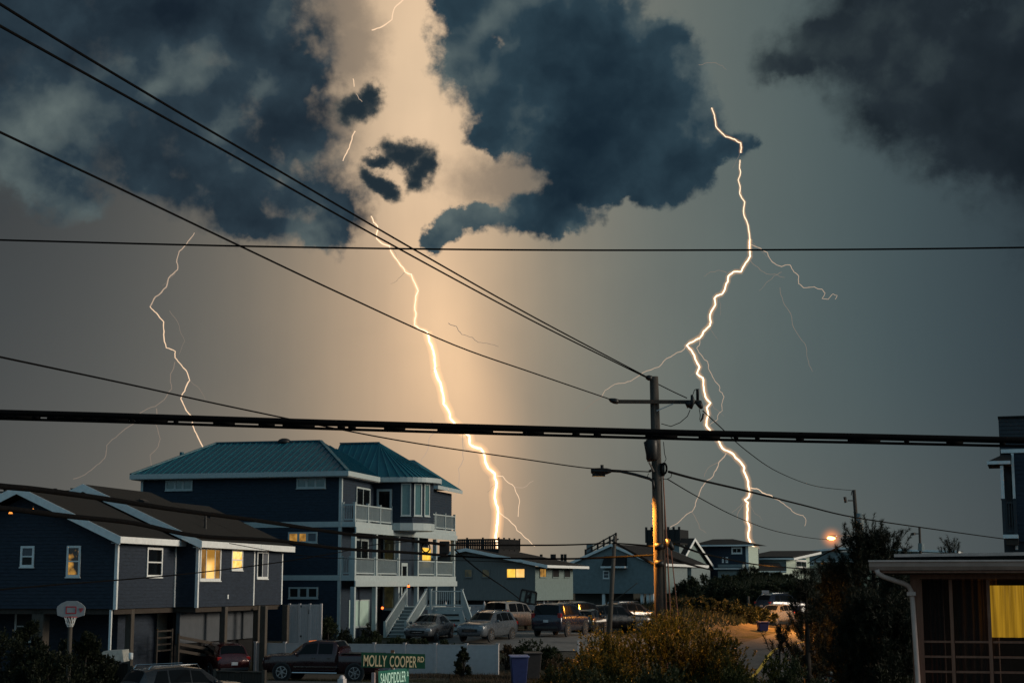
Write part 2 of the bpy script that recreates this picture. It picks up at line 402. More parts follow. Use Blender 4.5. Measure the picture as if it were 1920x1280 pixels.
# ---------------------------------------------------------------- terrain and roads (setting)
def lin(pts, y):
    for (y0, a), (y1, b) in zip(pts, pts[1:]):
        if y <= y1: return a + (b - a) * (y - y0) / (y1 - y0)
    return pts[-1][1]
gx = np.concatenate([np.linspace(-400, -62, 12), np.arange(-60, 60.1, 1.5), np.linspace(62, 400, 12)])
gy = np.concatenate([np.linspace(-200, -12, 8), np.arange(-10, 220, 1.5), np.linspace(225, 3000, 24)])
gv = [(x, y, zg(x, y) + .05 * math.sin(x * 1.7 + y * .6) * math.sin(y * 1.1 - x * .4)) for y in gy for x in gx]
nx = len(gx); gf = [(j * nx + i, j * nx + i + 1, (j + 1) * nx + i + 1, (j + 1) * nx + i) for j in range(len(gy) - 1) for i in range(nx - 1)]
b = MB(); b.v = gv; b.f = gf
def groundmat():
    m = bpy.data.materials.new('sandy_ground'); m.use_nodes = True; t = m.node_tree; h = N(t); p = t.nodes['Principled BSDF']
    tc = h.n('ShaderNodeTexCoord').outputs['Object']
    big = h.noise(tc, .16, 5, .6); mid = h.noise(tc, 1.1, 6, .65); fin = h.noise(tc, 9, 4, .6)
    sandc = h.ramp(fin, [(.3, (.055, .047, .038, 1)), (.7, (.12, .10, .080, 1))])
    grass = h.ramp(mid, [(.3, (.016, .022, .009, 1)), (.7, (.05, .05, .024, 1))])
    f = h.smooth(h.math('ADD', big, h.math('MULTIPLY', mid, .5)), .62, .84)
    t.links.new(h.mix(f, grass, sandc), p.inputs['Base Color']); p.inputs['Roughness'].default_value = .95; p.inputs['Specular IOR Level'].default_value = .1
    q = h.n('ShaderNodeBump'); q.inputs['Strength'].default_value = .7; q.inputs['Distance'].default_value = .06
    t.links.new(h.noise(tc, 5, 6, .65), q.inputs['Height']); t.links.new(q.outputs[0], p.inputs['Normal'])
    return m
b.build('ground', groundmat(), smooth=True, kind='structure')
asph = mat('asphalt', (.085, .083, .080), .85, var=.35, vscale=1.0, bump=.5, bscale=60)
yel = mat('yellow_road_paint', (.55, .36, .05), .7, var=.3, vscale=3)
def strip(line, half, lift, n=80, step=6):
    """sheet draped along a centre line of (x,y)"""
    B = MB(); pts = [Vector((x, y)) for x, y in line]; out = []
    for p, q in zip(pts, pts[1:]):
        k = max(1, int((q - p).length / 1.2))
        out += [p + (q - p) * i / k for i in range(k)]
    out.append(pts[-1])
    for _ in range(6): out = [out[0]] + [(out[i - 1] + out[i] * 2 + out[i + 1]) / 4 for i in range(1, len(out) - 1)] + [out[-1]]
    for i, p in enumerate(out):
        d = (out[min(i + 1, len(out) - 1)] - out[max(i - 1, 0)]).normalized(); nrm = Vector((d.y, -d.x))
        for j in range(step + 1):
            q = p + nrm * half * (2 * j / step - 1); B.v.append((q.x, q.y, zg(q.x, q.y) + lift))
    for i in range(len(out) - 1):
        for j in range(step): B.f.append((i * (step + 1) + j, i * (step + 1) + j + 1, (i + 1) * (step + 1) + j + 1, (i + 1) * (step + 1) + j))
    return B
road_line = [(8.4, 71), (11.4, 79), (17.6, 98), (25.0, 122), (32, 145), (44, 185), (60, 240)]
strip(road_line, 3.3, .085).build('road', asph, kind='structure', smooth=True)
strip(road_line, .09, .10, step=1).build('road_line', yel, kind='structure')
strip([(-60, 87.2), (-2, 73.2), (9.5, 70.5), (50, 60.8)], 2.7, .07).build('side_road', asph, kind='structure', smooth=True)
def patch(poly, lift, name, m):
    (x0, y0), (x1, y1), (x2, y2), (x3, y3) = poly; B = MB(); n = 14
    for i in range(n + 1):
        for j in range(n + 1):
            u, v = i / n, j / n
            x = (x0 * (1 - u) + x1 * u) * (1 - v) + (x3 * (1 - u) + x2 * u) * v; y = (y0 * (1 - u) + y1 * u) * (1 - v) + (y3 * (1 - u) + y2 * u) * v
            B.v.append((x, y, zg(x, y) + lift))
    B.f = [(i * (n + 1) + j, i * (n + 1) + j + 1, (i + 1) * (n + 1) + j + 1, (i + 1) * (n + 1) + j) for i in range(n) for j in range(n)]
    return B.build(name, m, kind='structure', smooth=True)
patch([(-6.5, 90), (10.5, 86), (13.0, 96), (-4.0, 118)], .06, 'parking_yard', M['concrete'])
patch([(-17, 78.5), (-13, 78), (-13, 84), (-17, 84)], .05, 'driveway', M['concrete'])

# ---------------------------------------------------------------- lightning
bolt_core = emat('lightning_core', (1.0, .78, .52), 2.4)
bolt_upper = emat('lightning_upper', (1.0, .78, .54), 1.35)
bolt_mid = emat('lightning_mid', (1.0, .70, .46), 1.0)
bolt_dim = emat('lightning_dim', (1.0, .74, .54), .50)
bolt_faint = emat('lightning_faint', (1.0, .80, .64), .24)
def halo_mat(name, col, k):  # emission-only volume for tubes added to imitate bloom around the bolts
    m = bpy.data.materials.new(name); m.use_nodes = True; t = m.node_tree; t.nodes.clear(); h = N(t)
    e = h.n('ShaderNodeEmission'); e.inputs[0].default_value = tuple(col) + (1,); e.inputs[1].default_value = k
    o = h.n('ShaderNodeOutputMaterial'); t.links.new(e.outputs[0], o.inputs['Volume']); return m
glow_strong = halo_mat('bolt_halo_strong', (1.0, .50, .20), .085)
glow_weak = halo_mat('bolt_halo_weak', (1.0, .48, .18), .026)
def jag(pts, amp, it=2):
    pts = [tuple(p) for p in pts]
    for k in range(it):
        q = [pts[0]]
        for a, c in zip(pts, pts[1:]):
            dx, dy = c[0] - a[0], c[1] - a[1]; l = math.hypot(dx, dy)
            if l > 3:
                o = random.uniform(-1, 1) * amp * min(1, l / 14)
                q.append(((a[0] + c[0]) / 2 - dy / l * o, (a[1] + c[1]) / 2 + dx / l * o))
            q.append(c)
        pts = q; amp *= .6
    return pts
def crop(ox, oy, k, pts): return [(ox + x / k, oy + y / k) for x, y in pts]
def bolt(label, mains, branches, Y):
    t = thing('lightning_bolt', label, 'lightning bolt', P(*mains[0][0][0], Y))
    o = t.location
    def put(name, pts, w0, w1, m, amp, smooth_=True):
        pp = jag(pts, amp); q = [P(x, y, Y) - o for x, y in pp]; n = len(q); k = Y / FPX
        r = [(w0 + (w1 - w0) * i / (n - 1)) * k * random.uniform(.82, 1.15) for i in range(n)]
        return MB().tube(q, r, 6).build(name, m, t, smooth=True), pp
    for pts, w0, w1, m, gl in mains:
        ob, pp = put('channel', pts, w0, w1, m, 1.6)
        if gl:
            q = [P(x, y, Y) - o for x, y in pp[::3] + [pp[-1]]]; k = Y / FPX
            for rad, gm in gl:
                MB().tube(q, [rad * k * (w0 + (w1 - w0) * i / (len(q) - 1)) / max(w0, w1) for i in range(len(q))], 10).build('bolt_halo', gm, t, smooth=True, kind='stuff')
    rs = random.Random(int(Y))
    for pts, w0, w1, m, gl in mains:
        for k in range(len(pts) // 9):
            x, y = pts[rs.randrange(1, len(pts) - 1)]; sgn = rs.choice((-1, 1)); q = [(x, y)]; ang = rs.uniform(.5, 1.1)
            for i in range(rs.randint(3, 6)): x += sgn * math.sin(ang) * rs.uniform(5, 11); y += math.cos(ang) * rs.uniform(5, 13); ang += rs.uniform(-.4, .35); q.append((x, y))
            put('filament', q, .38, .2, bolt_faint, 1.4)
    for pts, w, m in branches: put('branch', pts, w, w * .6, m, 1.8)
    return t
A4 = lambda p: crop(60, 400, 2.4625, p)
A5 = lambda p: crop(640, 380, 3.765, p)
A6 = lambda p: crop(740, 680, 3.556, p)
A3 = lambda p: crop(1280, 0, 2.667, p)
A7 = lambda p: crop(1060, 440, 3.4286, p)
A8 = lambda p: crop(1180, 780, 4.5725, p)
LY = 1500.0
k1 = FPX / LY / 1.0
bolt('thin pale lightning bolt wandering down to the teal roof at the left', [
    (A4([(750, 90), (720, 130), (680, 175), (668, 225), (672, 260), (630, 300), (620, 340), (570, 385), (545, 430)]), .9, 1.2, bolt_dim, None),
    (A4([(545, 430), (575, 460), (608, 500), (608, 560), (620, 620), (662, 637), (660, 665), (690, 700), (715, 730), (728, 770), (705, 820), (687, 855), (710, 905), (732, 930), (740, 975), (765, 1030), (797, 1090)]), 1.0, 1.15, bolt_mid, None)],
    [(A4([(660, 685), (640, 740), (645, 810), (610, 860), (570, 890), (500, 920), (470, 970), (400, 1020), (345, 1070), (335, 1130), (300, 1160), (245, 1205), (190, 1225)]), .85, bolt_faint),
     (A4([(575, 900), (572, 975), (592, 1040), (580, 1080), (545, 1115), (548, 1175)]), .8, bolt_faint),
     (A4([(635, 450), (680, 520), (705, 590), (680, 650)]), .5, bolt_faint),
     (A4([(728, 770), (770, 805), (800, 860)]), .5, bolt_faint)], 1650.0)
MAIN = A5([(210, 95), (228, 140), (257, 165), (250, 215), (250, 255), (290, 290), (340, 305), (350, 345), (390, 400), (420, 445), (450, 490), (495, 505), (515, 560), (543, 622), (525, 660), (520, 760), (527, 800), (515, 862), (550, 890), (605, 912)])
MAIN2 = A5([(605, 912), (620, 980), (650, 1045), (660, 1130), (670, 1210), (700, 1275)]) + A6([(268, 40), (275, 70), (305, 130), (320, 200), (325, 275), (360, 320), (370, 370), (405, 410), (445, 450), (470, 470), (500, 490), (500, 540), (530, 560), (575, 570), (597, 610), (605, 660), (625, 705), (665, 735), (668, 770), (680, 800), (670, 860), (675, 940), (690, 990), (685, 1050), (680, 1120), (675, 1180), (690, 1225), (699, 1250)])
bolt('brightest lightning bolt, broad and forked, striking behind the black roof deck in the middle', [
    ([(760, -6), (756, 0), (740, 15), (735, 37), (717, 50), (697, 57)], 1.3, 1.2, bolt_mid, None),
    ([(662, 148), (664, 163)], .9, .9, bolt_mid, None), ([(668, 176), (673, 186), (679, 191)], .7, .6, bolt_dim, None),
    ([(666, 246), (658, 267), (650, 287), (643, 302)], 1.2, 1.0, bolt_mid, None),
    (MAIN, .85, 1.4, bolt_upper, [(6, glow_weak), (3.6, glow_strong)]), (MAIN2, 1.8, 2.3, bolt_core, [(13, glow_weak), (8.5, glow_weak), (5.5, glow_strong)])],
    [(A6([(680, 752), (720, 755), (760, 800), (800, 830), (825, 890), (830, 940), (823, 1025)]), 1.0, bolt_mid),
     (A6([(790, 822), (850, 832), (890, 810), (925, 785)]), .7, bolt_dim),
     (A6([(695, 995), (740, 1030), (790, 1075), (815, 1115), (860, 1155), (915, 1205), (935, 1222)]), 1.0, bolt_mid),
     (A6([(240, 380), (262, 420), (260, 470), (228, 510), (215, 590), (180, 640), (168, 700), (170, 740)]), .9, bolt_dim),
     (A6([(455, 475), (455, 560), (460, 640), (425, 705), (430, 760), (415, 850), (385, 920), (350, 970)]), .9, bolt_dim),
     (A5([(755, 850), (785, 865), (810, 870), (850, 930), (925, 950), (965, 985), (1040, 995), (1110, 1015)]), .7, bolt_faint)], LY)
RM = A7([(1187, 30), (1185, 60), (1187, 110), (1188, 140), (1160, 180), (1140, 215), (1130, 238), (1080, 238), (1048, 265), (1045, 300), (1030, 330), (1010, 380), (975, 392), (958, 410), (965, 450), (940, 490), (930, 540), (930, 585), (890, 620), (865, 665), (815, 690), (780, 712), (815, 750), (835, 800), (862, 850), (845, 892), (885, 920), (890, 980), (900, 1040), (935, 1080), (910, 1110), (920, 1160), (905, 1230)]) + \
    A8([(662, 60), (665, 90), (700, 130), (755, 200), (780, 245), (820, 290), (870, 310), (910, 355), (960, 400), (985, 440), (980, 465), (1000, 510), (1020, 560), (1020, 600), (1030, 640), (1025, 690), (990, 715), (1018, 740), (1015, 800), (1010, 900), (1030, 950), (1020, 1040), (1040, 1085), (1060, 1115), (1090, 1150)])
bolt('long crooked lightning bolt right of the utility pole, splitting towards the far houses', [
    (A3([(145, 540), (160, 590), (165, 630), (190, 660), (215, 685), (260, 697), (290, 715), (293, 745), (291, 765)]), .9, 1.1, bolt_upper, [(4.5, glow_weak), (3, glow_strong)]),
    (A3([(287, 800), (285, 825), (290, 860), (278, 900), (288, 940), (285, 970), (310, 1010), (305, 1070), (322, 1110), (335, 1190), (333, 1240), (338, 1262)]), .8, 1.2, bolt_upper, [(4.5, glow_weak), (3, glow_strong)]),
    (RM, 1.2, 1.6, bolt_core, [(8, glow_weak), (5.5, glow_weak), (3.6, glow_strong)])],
    [(A7([(1190, 62), (1250, 85), (1300, 115), (1330, 175), (1390, 205), (1445, 195), (1470, 240), (1500, 265), (1500, 315), (1530, 340), (1600, 335), (1650, 350), (1670, 375), (1650, 410), (1690, 415), (1720, 380), (1748, 390), (1735, 415)]), .8, bolt_dim),
     (A7([(865, 665), (862, 710), (845, 728), (880, 780), (915, 815), (920, 860), (945, 910), (990, 970), (990, 1000), (1020, 1040), (1005, 1090), (1010, 1130), (980, 1160), (980, 1185), (930, 1220)]), .8, bolt_dim),
     (A7([(778, 712), (745, 750), (690, 775), (640, 805), (600, 850), (500, 885), (420, 940), (340, 955), (255, 1000), (235, 1040)]), .95, bolt_dim),
     (A7([(235, 1040), (180, 1075), (110, 1140)]), .7, bolt_faint),
     (A8([(830, 318), (800, 360), (765, 400), (750, 450), (720, 510), (665, 550), (620, 610), (600, 660), (575, 720), (565, 770), (540, 815), (480, 850), (430, 900), (350, 950)]), 1.1, bolt_dim),
     (A8([(760, 395), (710, 420), (660, 465), (642, 520)]), .6, bolt_faint),
     (A8([(535, 820), (575, 890), (600, 960), (660, 1000)]), .6, bolt_faint),
     (A8([(1040, 612), (1090, 620), (1140, 655), (1220, 680), (1240, 705), (1275, 715)]), 1.0, bolt_mid),
     (A8([(1275, 715), (1330, 755), (1380, 790), (1420, 830), (1490, 850), (1515, 890), (1505, 940)]), .8, bolt_dim),
     (A8([(985, 740), (940, 810), (925, 880)]), .7, bolt_faint), (A8([(985, 720), (950, 770), (880, 825)]), .6, bolt_faint),
     (A7([(1190, 165), (1240, 210), (1290, 250), (1350, 252), (1410, 275)]), .55, bolt_faint),
     (A7([(1390, 240), (1340, 265), (1290, 310), (1245, 360)]), .5, bolt_faint),
     (A7([(1380, 340), (1400, 430), (1450, 510), (1470, 600), (1540, 700), (1555, 790), (1590, 880)]), .5, bolt_faint),
     (A7([(1040, 245), (990, 228), (930, 240), (890, 270)]), .5, bolt_faint),
     (A3([(80, 325), (120, 315), (165, 315), (200, 330), (218, 350)]), .45, bolt_faint)], 1580.0)
# ---------------------------------------------------------------- house kit
V = Vector
class House:
    def __init__(s, label, X, Y, base, rot, group='houses along the street', name='beach_house', cat='house'):
        s.t = thing(name, label, cat, (X, Y, base), -rot, group); s.b = base
    def siding(s, o, d, L, z0, z1, m, h=.16, uL=None, uR=None, name='wall', parent=None):
        """lapped boards on the wall from o along unit d for length L; normal = d turned clockwise (outwards)"""
        d = V((d[0], d[1], 0)).normalized(); n = V((d.y, -d.x, 0)); o = V((o[0], o[1], -s.b)); B = MB()
        fl = uL or (lambda z: 0.0); fr = uR or (lambda z: L)
        def pt(u, z, off): return o + d * u + n * off + V((0, 0, z))
        B.poly([pt(fl(z0), z0, -.12), pt(fr(z0), z0, -.12), pt(fr(z0), z0, .02), pt(fl(z0), z0, .02)])
        k = max(1, int(round((z1 - z0) / h))); h = (z1 - z0) / k
        for i in range(k):
            a, c = z0 + i * h, z0 + (i + 1) * h
            l0, r0, l1, r1 = fl(a), fr(a), fl(c), fr(c)
            if r0 - l0 < .05: break
            if r1 < l1: l1 = r1 = (l1 + r1) / 2
            B.poly([pt(l0, a, .024), pt(r0, a, .024), pt(r1, c, .004), pt(l1, c, .004)])
            if i: B.poly([pt(l0, a, .004), pt(r0, a, .004), pt(r0, a, .024), pt(l0, a, .024)])
        return B.build(name, m, parent or s.t)
    def core(s, x0, x1, y0, y1, z0, z1, m, name='wall', parent=None):
        return MB().box(x0, x1, y0, y1, z0 - s.b, z1 - s.b).build(name, m, parent or s.t)
    def box(s, name, m, x0, x1, y0, y1, z0, z1, parent=None, bevel=0.0):
        return MB().box(x0, x1, y0, y1, z0 - s.b, z1 - s.b).build(name, m, parent or s.t, bevel=bevel)
    def beam(s, name, m, a, c, w, h, parent=None):
        z = V((0, 0, -s.b)); return MB().beam(V(a) + z, V(c) + z, w, h).build(name, m, parent or s.t)
    def window(s, o, d, u, z, w, h, pane, cas=.1, style='double', name='window', trim=None, pane2=None, depth=.05):
        """casing proud of the wall, sash, recessed panes. o,d as in siding; u = left edge, z = sill height"""
        d = V((d[0], d[1], 0)).normalized(); n = V((d.y, -d.x, 0)); o = V((o[0], o[1], -s.b)) + n * .03
        trim = trim or getattr(s, 'trim', None) or M['white']
        Mx = Matrix(((d.x, -n.x, 0, o.x + d.x * u), (d.y, -n.y, 0, o.y + d.y * u), (0, 0, 1, o.z + z), (0, 0, 0, 1)))  # local: x along wall, y inwards, z up
        B = MB(); p = depth
        B.box(0, w, -p, 0, 0, cas, Mx); B.box(0, w, -p, 0, h - cas, h, Mx); B.box(0, cas, -p, 0, cas, h - cas, Mx); B.box(w - cas, w, -p, 0, cas, h - cas, Mx)
        B.box(-.03, w + .03, -p - .03, 0, -.05, -.002, Mx)
        f = B.build(name, trim, s.t)
        a, c, e, g = cas, w - cas, cas, h - cas; sb = .04; B = MB()
        panes = []
        if style == 'double':
            mid = (e + g) / 2; B.box(a, c, -p + .015, -.002, mid - .03, mid + .03, Mx); panes = [(a, c, e, mid - .03), (a, c, mid + .03, g)]
        elif style == 'slider':
            mid = (a + c) / 2; B.box(mid - .03, mid + .03, -p + .015, -.002, e, g, Mx); panes = [(a, mid - .03, e, g), (mid + .03, c, e, g)]
        elif style == 'triple':
            t = (c - a) / 3; 
            for k in (1, 2): B.box(a + t * k - .07, a + t * k + .07, -p + .01, -.002, e, g, Mx)
            panes = [(a, a + t - .07, e, g), (a + t + .07, a + 2 * t - .07, e, g), (a + 2 * t + .07, c, e, g)]
        elif style == 'pic3':
            t = (c - a) * .27; 
            for q in (a + t, c - t): B.box(q - .03, q + .03, -p + .015, -.002, e, g, Mx)
            panes = [(a, a + t - .03, e, g), (a + t + .03, c - t - .03, e, g), (c - t + .03, c, e, g)]
        else: panes = [(a, c, e, g)]
        if B.v: B.build('sash', trim, f)
        for k, (x0, x1, z0, z1) in enumerate(panes):
            pm = pane
            if isinstance(pane, (list, tuple)): pm = pane[k % len(pane)]
            MB().box(x0 + .001, x1 - .001, -.012, -.003, z0 + .001, z1 - .001, Mx).build('pane', pm, f)
        return f
    def gable(s, x0, x1, y0, y1, ze, xr, zr, m, th=.14, trim=None, rake=.32, fas=.26, far=True, name='roof', front=True):
        """roof with ridge along y; eaves at x0,x1 at height ze (top surface), ridge at xr,zr"""
        trim = trim or M['white']; b = s.b; B = MB()
        for xe in (x0, x1):
            q = [V((xe, y0, ze - b)), V((xr, y0, zr - b)), V((xr, y0, zr - b - th)), V((xe, y0, ze - b - th))]
            B.prism(q, (0, y1 - y0, 0))
            n_ = max(6, int(math.hypot(xr - xe, zr - ze) / .15)); dn = V((-(zr - ze), 0, xr - xe)); dn = dn / dn.length * (1 if dn.z > 0 else -1) * (1 if xr > xe else 1)
            if dn.z < 0: dn = -dn
            for i in range(n_):
                pa = V((xe, 0, ze - b)).lerp(V((xr, 0, zr - b)), i / n_); pb = V((xe, 0, ze - b)).lerp(V((xr, 0, zr - b)), (i + 1) / n_)
                lo_, hi_ = pa + dn * .022, pb + dn * .004
                B.poly([(lo_.x, y0, lo_.z), (lo_.x, y1, lo_.z), (hi_.x, y1, hi_.z), (hi_.x, y0, hi_.z)]); B.poly([(pa.x, y0, pa.z + .003), (pa.x, y1, pa.z + .003), (lo_.x, y1, lo_.z), (lo_.x, y0, lo_.z)])
        ro = B.build(name, m, s.t)
        ys = ([y0] if front else []) + ([y1] if far else [])
        for y in ys:
            yy = y - .035 if y == y0 else y + .003
            for xe in (x0, x1):
                q = [V((xe, yy, ze - b + .02)), V((xr, yy, zr - b + .02)), V((xr, yy, zr - b - rake)), V((xe, yy, ze - b - rake))]
                MB().prism(q, (0, .032, 0)).build('rake_board', trim, s.t)
        for xe, sg in ((x0, -1), (x1, 1)):
            MB().box(min(xe, xe + sg * .035), max(xe, xe + sg * .035), y0 - .035, y1 + .035, ze - b - fas, ze - b + .01).build('fascia', trim, s.t)
        # soffit, level, just under the eaves
        return ro
    def hip(s, x0, x1, y0, y1, ze, ra, rb, zr, m, name='roof'):
        """hip roof, ridge from ra(x,y) to rb(x,y) running along x"""
        b = s.b; e = [V((x0, y0, ze - b)), V((x1, y0, ze - b)), V((x1, y1, ze - b)), V((x0, y1, ze - b))]
        r0, r1 = V((ra[0], ra[1], zr - b)), V((rb[0], rb[1], zr - b)); B = MB()
        B.poly([e[0], e[1], r1, r0]); B.poly([e[1], e[2], r1]); B.poly([e[2], e[3], r0, r1]); B.poly([e[3], e[0], r0])
        B.poly(list(reversed(e)))
        return B.build(name, m, s.t)
    def rail(s, pts, z, h=1.0, m=None, step=.13, name='railing', post_every=1.8, cap=True, bw=.035):
        """railing along pts (x,y): posts, rails (one mesh) and balusters (one mesh each run)"""
        m = m or M['white']; B = MB(); Bb = MB(); b = s.b
        for (x0, y0), (x1, y1) in zip(pts, pts[1:]):
            a, c = V((x0, y0, z - b)), V((x1, y1, z - b)); L = (c - a).length; d = (c - a) / L
            B.beam(a + V((0, 0, h - .04)), c + V((0, 0, h - .04)), .09, .07); B.beam(a + V((0, 0, .12)), c + V((0, 0, .12)), .06, .07)
            k = max(1, int(round(L / post_every)))
            for i in range(k + 1):
                p = a + d * (L * i / k); w = .06; B.box(p.x - w, p.x + w, p.y - w, p.y + w, p.z, p.z + h + .06)
                if cap: B.box(p.x - .08, p.x + .08, p.y - .08, p.y + .08, p.z + h + .061, p.z + h + .11)
            for i in range(1, int(L / step)):
                p = a + d * (i * step); Bb.box(p.x - bw / 2, p.x + bw / 2, p.y - bw / 2, p.y + bw / 2, p.z + .155, p.z + h - .075)
        r = B.build(name, m, s.t); Bb.build('baluster', m, r, kind='stuff'); return r

def local(px, py, z, X0, Y0, rot):
    """local (x,y) of the pixel's ray at height z in a house frame (for placing openings)"""
    d = ray(px, py); k = (z - CAMZ) / d.z; q = V((d.x * k - X0, d.y * k - Y0)); v = V((math.cos(rot), -math.sin(rot))); u = V((math.sin(rot), math.cos(rot)))
    return q.dot(v), q.dot(u)
def on_front(px, X0, Y0, rot, y=0.0):
    """local x on the plane local y of a house for image column px"""
    v = V((math.cos(rot), -math.sin(rot))); u = V((math.sin(rot), math.cos(rot))); t = (px - 960) / FPX
    # X = t*Y' with Y' the depth along the view axis at horizon height
    # X0+u.x*y+v.x*x = t*(Y0+u.y*y+v.y*x)*k ; k corrects for pitch at the horizon row
    k = 1 / math.cos(PITCH) / (1 + math.tan(PITCH) * 0)
    k = (ray(px, 1095).x / ray(px, 1095).y) 
    return (k * (Y0 + u.y * y) - X0 - u.x * y) / (v.x - k * v.y)
def on_side(px, X0, Y0, rot, x=0.0):
    v = V((math.cos(rot), -math.sin(rot))); u = V((math.sin(rot), math.cos(rot))); k = ray(px, 1095).x / ray(px, 1095).y
    return (k * (Y0 + v.y * x) - X0 - v.x * x) / (u.x - k * u.y)
def zat(py, Y, px=960): return P(px, py, Y).z

# ================================================================= house at the left (two gables on piles)
hx, hy, rot = -17.85, 73.0, PHI
A = House('dark navy two-gable house on piles at the left, white-trimmed windows partly lit', hx, hy, .6, rot)
zb, ze = 3.52, 6.72            # underside of the raised floor, eave
rz = 9.05; hw = 4.75
sl = (rz - ze) / (hw + .45)
D1, D2 = (1, 0), (0, 1)
# front gable wall (faces the viewer) and right wall
fx0 = -2 * hw
A.siding((fx0, 0), D1, 2 * hw, zb, rz - .2, M['navy'], uL=lambda z: max(0, (z - ze + .25) / sl), uR=lambda z: min(2 * hw, 2 * hw - (z - ze + .25) / sl))
LA = 6.1
A.siding((0, 0), D2, LA, zb, ze - .1, M['navy'])
A.core(fx0, -.15, .15, 17, zb, ze - .2, M['navy'])
A.box('floor_slab', M['darkwood'], fx0 + .1, -.1, .1, 17, zb - .25, zb - .005)
A.box('corner_trim', M['white'], -.10, .045, -.045, .10, zb - .03, ze - .16)
A.box('corner_trim', M['white'], -.02, .05, LA - .16, LA - .02, zb, ze - .16)
A.gable(fx0 - .5, .5, -.75, 17, ze, -hw, rz, M['shingle'], rake=.36, fas=.28, far=False)
A.box('soffit', M['soffit'], .03, .49, -.7, LA - .3, ze - .29, ze - .255)
for px, w, z0, z1, pane in ((37, .70, 1062, 1022, [M['black'], M['shade']]), (124, .70, 1081, 1022, M['litfig'])):
    x = on_front(px, hx, hy, rot); Yd = hy
    A.window((0, 0), D1, x, zat(z0, Yd), w, zat(z1, Yd) - zat(z0, Yd), pane)
y = on_side(272, hx, hy, rot); y2 = on_side(301, hx, hy, rot)
A.window((0, 0), D2, y, zat(1081, 75.5), y2 - y, zat(1025, 75.5) - zat(1081, 75.5), [M['glass'], M['glass']])
# wing with the second gable
bx = on_front(370, hx, hy, rot, LA); LB = 11.0
zeB, rzB, xrB = 6.68, 9.5, bx - 5.9
slB = (rzB - zeB) / (bx + .5 - xrB)
A.siding((-1.0, LA), D1, bx + 1.0, zb, zeB - .1, M['navy'])
A.siding((bx, LA), D2, LB, zb, zeB - .1, M['navy'])
A.core(-11, bx - .15, LA + .15, LA + LB, zb, zeB - .2, M['navy'])
A.box('floor_slab', M['darkwood'], -11, bx - .1, LA + .1, LA + LB, zb - .25, zb - .005)
A.box('corner_trim', M['white'], bx - .10, bx + .045, LA - .045, LA + .10, zb - .03, zeB - .16)
yy = on_side(474, hx, hy, rot, bx); A.box('corner_trim', M['white'], bx - .02, bx + .05, yy, yy + .13, zb, zeB - .16)
A.box('corner_trim', M['white'], bx - .10, bx + .045, LA + LB - .10, LA + LB + .045, zb, zeB - .16)
A.gable(xrB - 6.4, bx + .5, LA - .75, LA + 6.6, zeB, xrB, rzB, M['shingle'], rake=.36, fas=.30, far=False)
A.gable(bx - 9.4, bx + .52, LA + 6.65, LA + LB + .5, zeB - .004, bx - 4.7, zeB + slB * 5.2, M['shingle'], rake=.36, fas=.30, name='roof', front=False, far=False)
A.box('soffit', M['soffit'], bx + .03, bx + .49, LA - .7, LA + LB + .3, zeB - .31, zeB - .275)
B = MB()
for u, w in ((0, 1), (1, 1)): pass
ya, yb = on_side(372, hx, hy, rot, bx), on_side(411, hx, hy, rot, bx)
wbig = A.window((bx, 0), D2, ya, zat(1088, 80), yb - ya, zat(1026, 80) - zat(1088, 80), [M['lit5'], M['lit0'], M['lit5']], style='pic3', cas=.11)
ya, yb = on_side(431, hx, hy, rot, bx), on_side(452, hx, hy, rot, bx)
A.window((bx, 0), D2, ya, zat(1068, 82), yb - ya, zat(1029, 82) - zat(1068, 82), M['lit2'])
ya, yb = on_side(479, hx, hy, rot, bx), on_side(500, hx, hy, rot, bx)
A.window((bx, 0), D2, ya, zat(1084, 85), yb - ya, zat(1032, 85) - zat(1084, 85), [M['glass'], M['shade']], style='slider')
yv = on_side(425, hx, hy, rot, bx); A.box('outlet_cover', M['white'], bx + .025, bx + .07, yv, yv + .14, zat(1122, 82), zat(1114, 82))
# roof vents and pipes on the wing
for x, y, h in ((bx - 2.2, LA + 5.6, .5), (bx - 1.2, LA + 3.4, .62)):
    zr_ = zeB + (bx + .5 - x) * slB - .6 - .05; MB().tube([(x, y, zr_ - .2), (x, y, zr_ + h)], [.09, .04], 8).build('vent_pipe', M['black'], A.t)
for x, y in ((bx - 4.2, LA + 2.2), (bx - 3.0, LA + 7.6)):
    zr_ = zeB + (bx + .5 - x) * slB - .6; MB().prism([(x, y - .3, zr_ - .1), (x + .3, y - .3, zr_ - .12), (x + .3, y - .3, zr_ + .05), (x, y - .3, zr_ + .16)], (0, .6, 0)).build('roof_vent', M['black'], A.t)
# dark roof-deck railing behind the front gable
A.rail([(on_front(-30, hx, hy, rot, 14), 14.0), (on_front(128, hx, hy, rot, 14), 14.0)], 9.05, .72, M['black'], step=.17, post_every=1.1, bw=.08, name='roof_deck_railing')
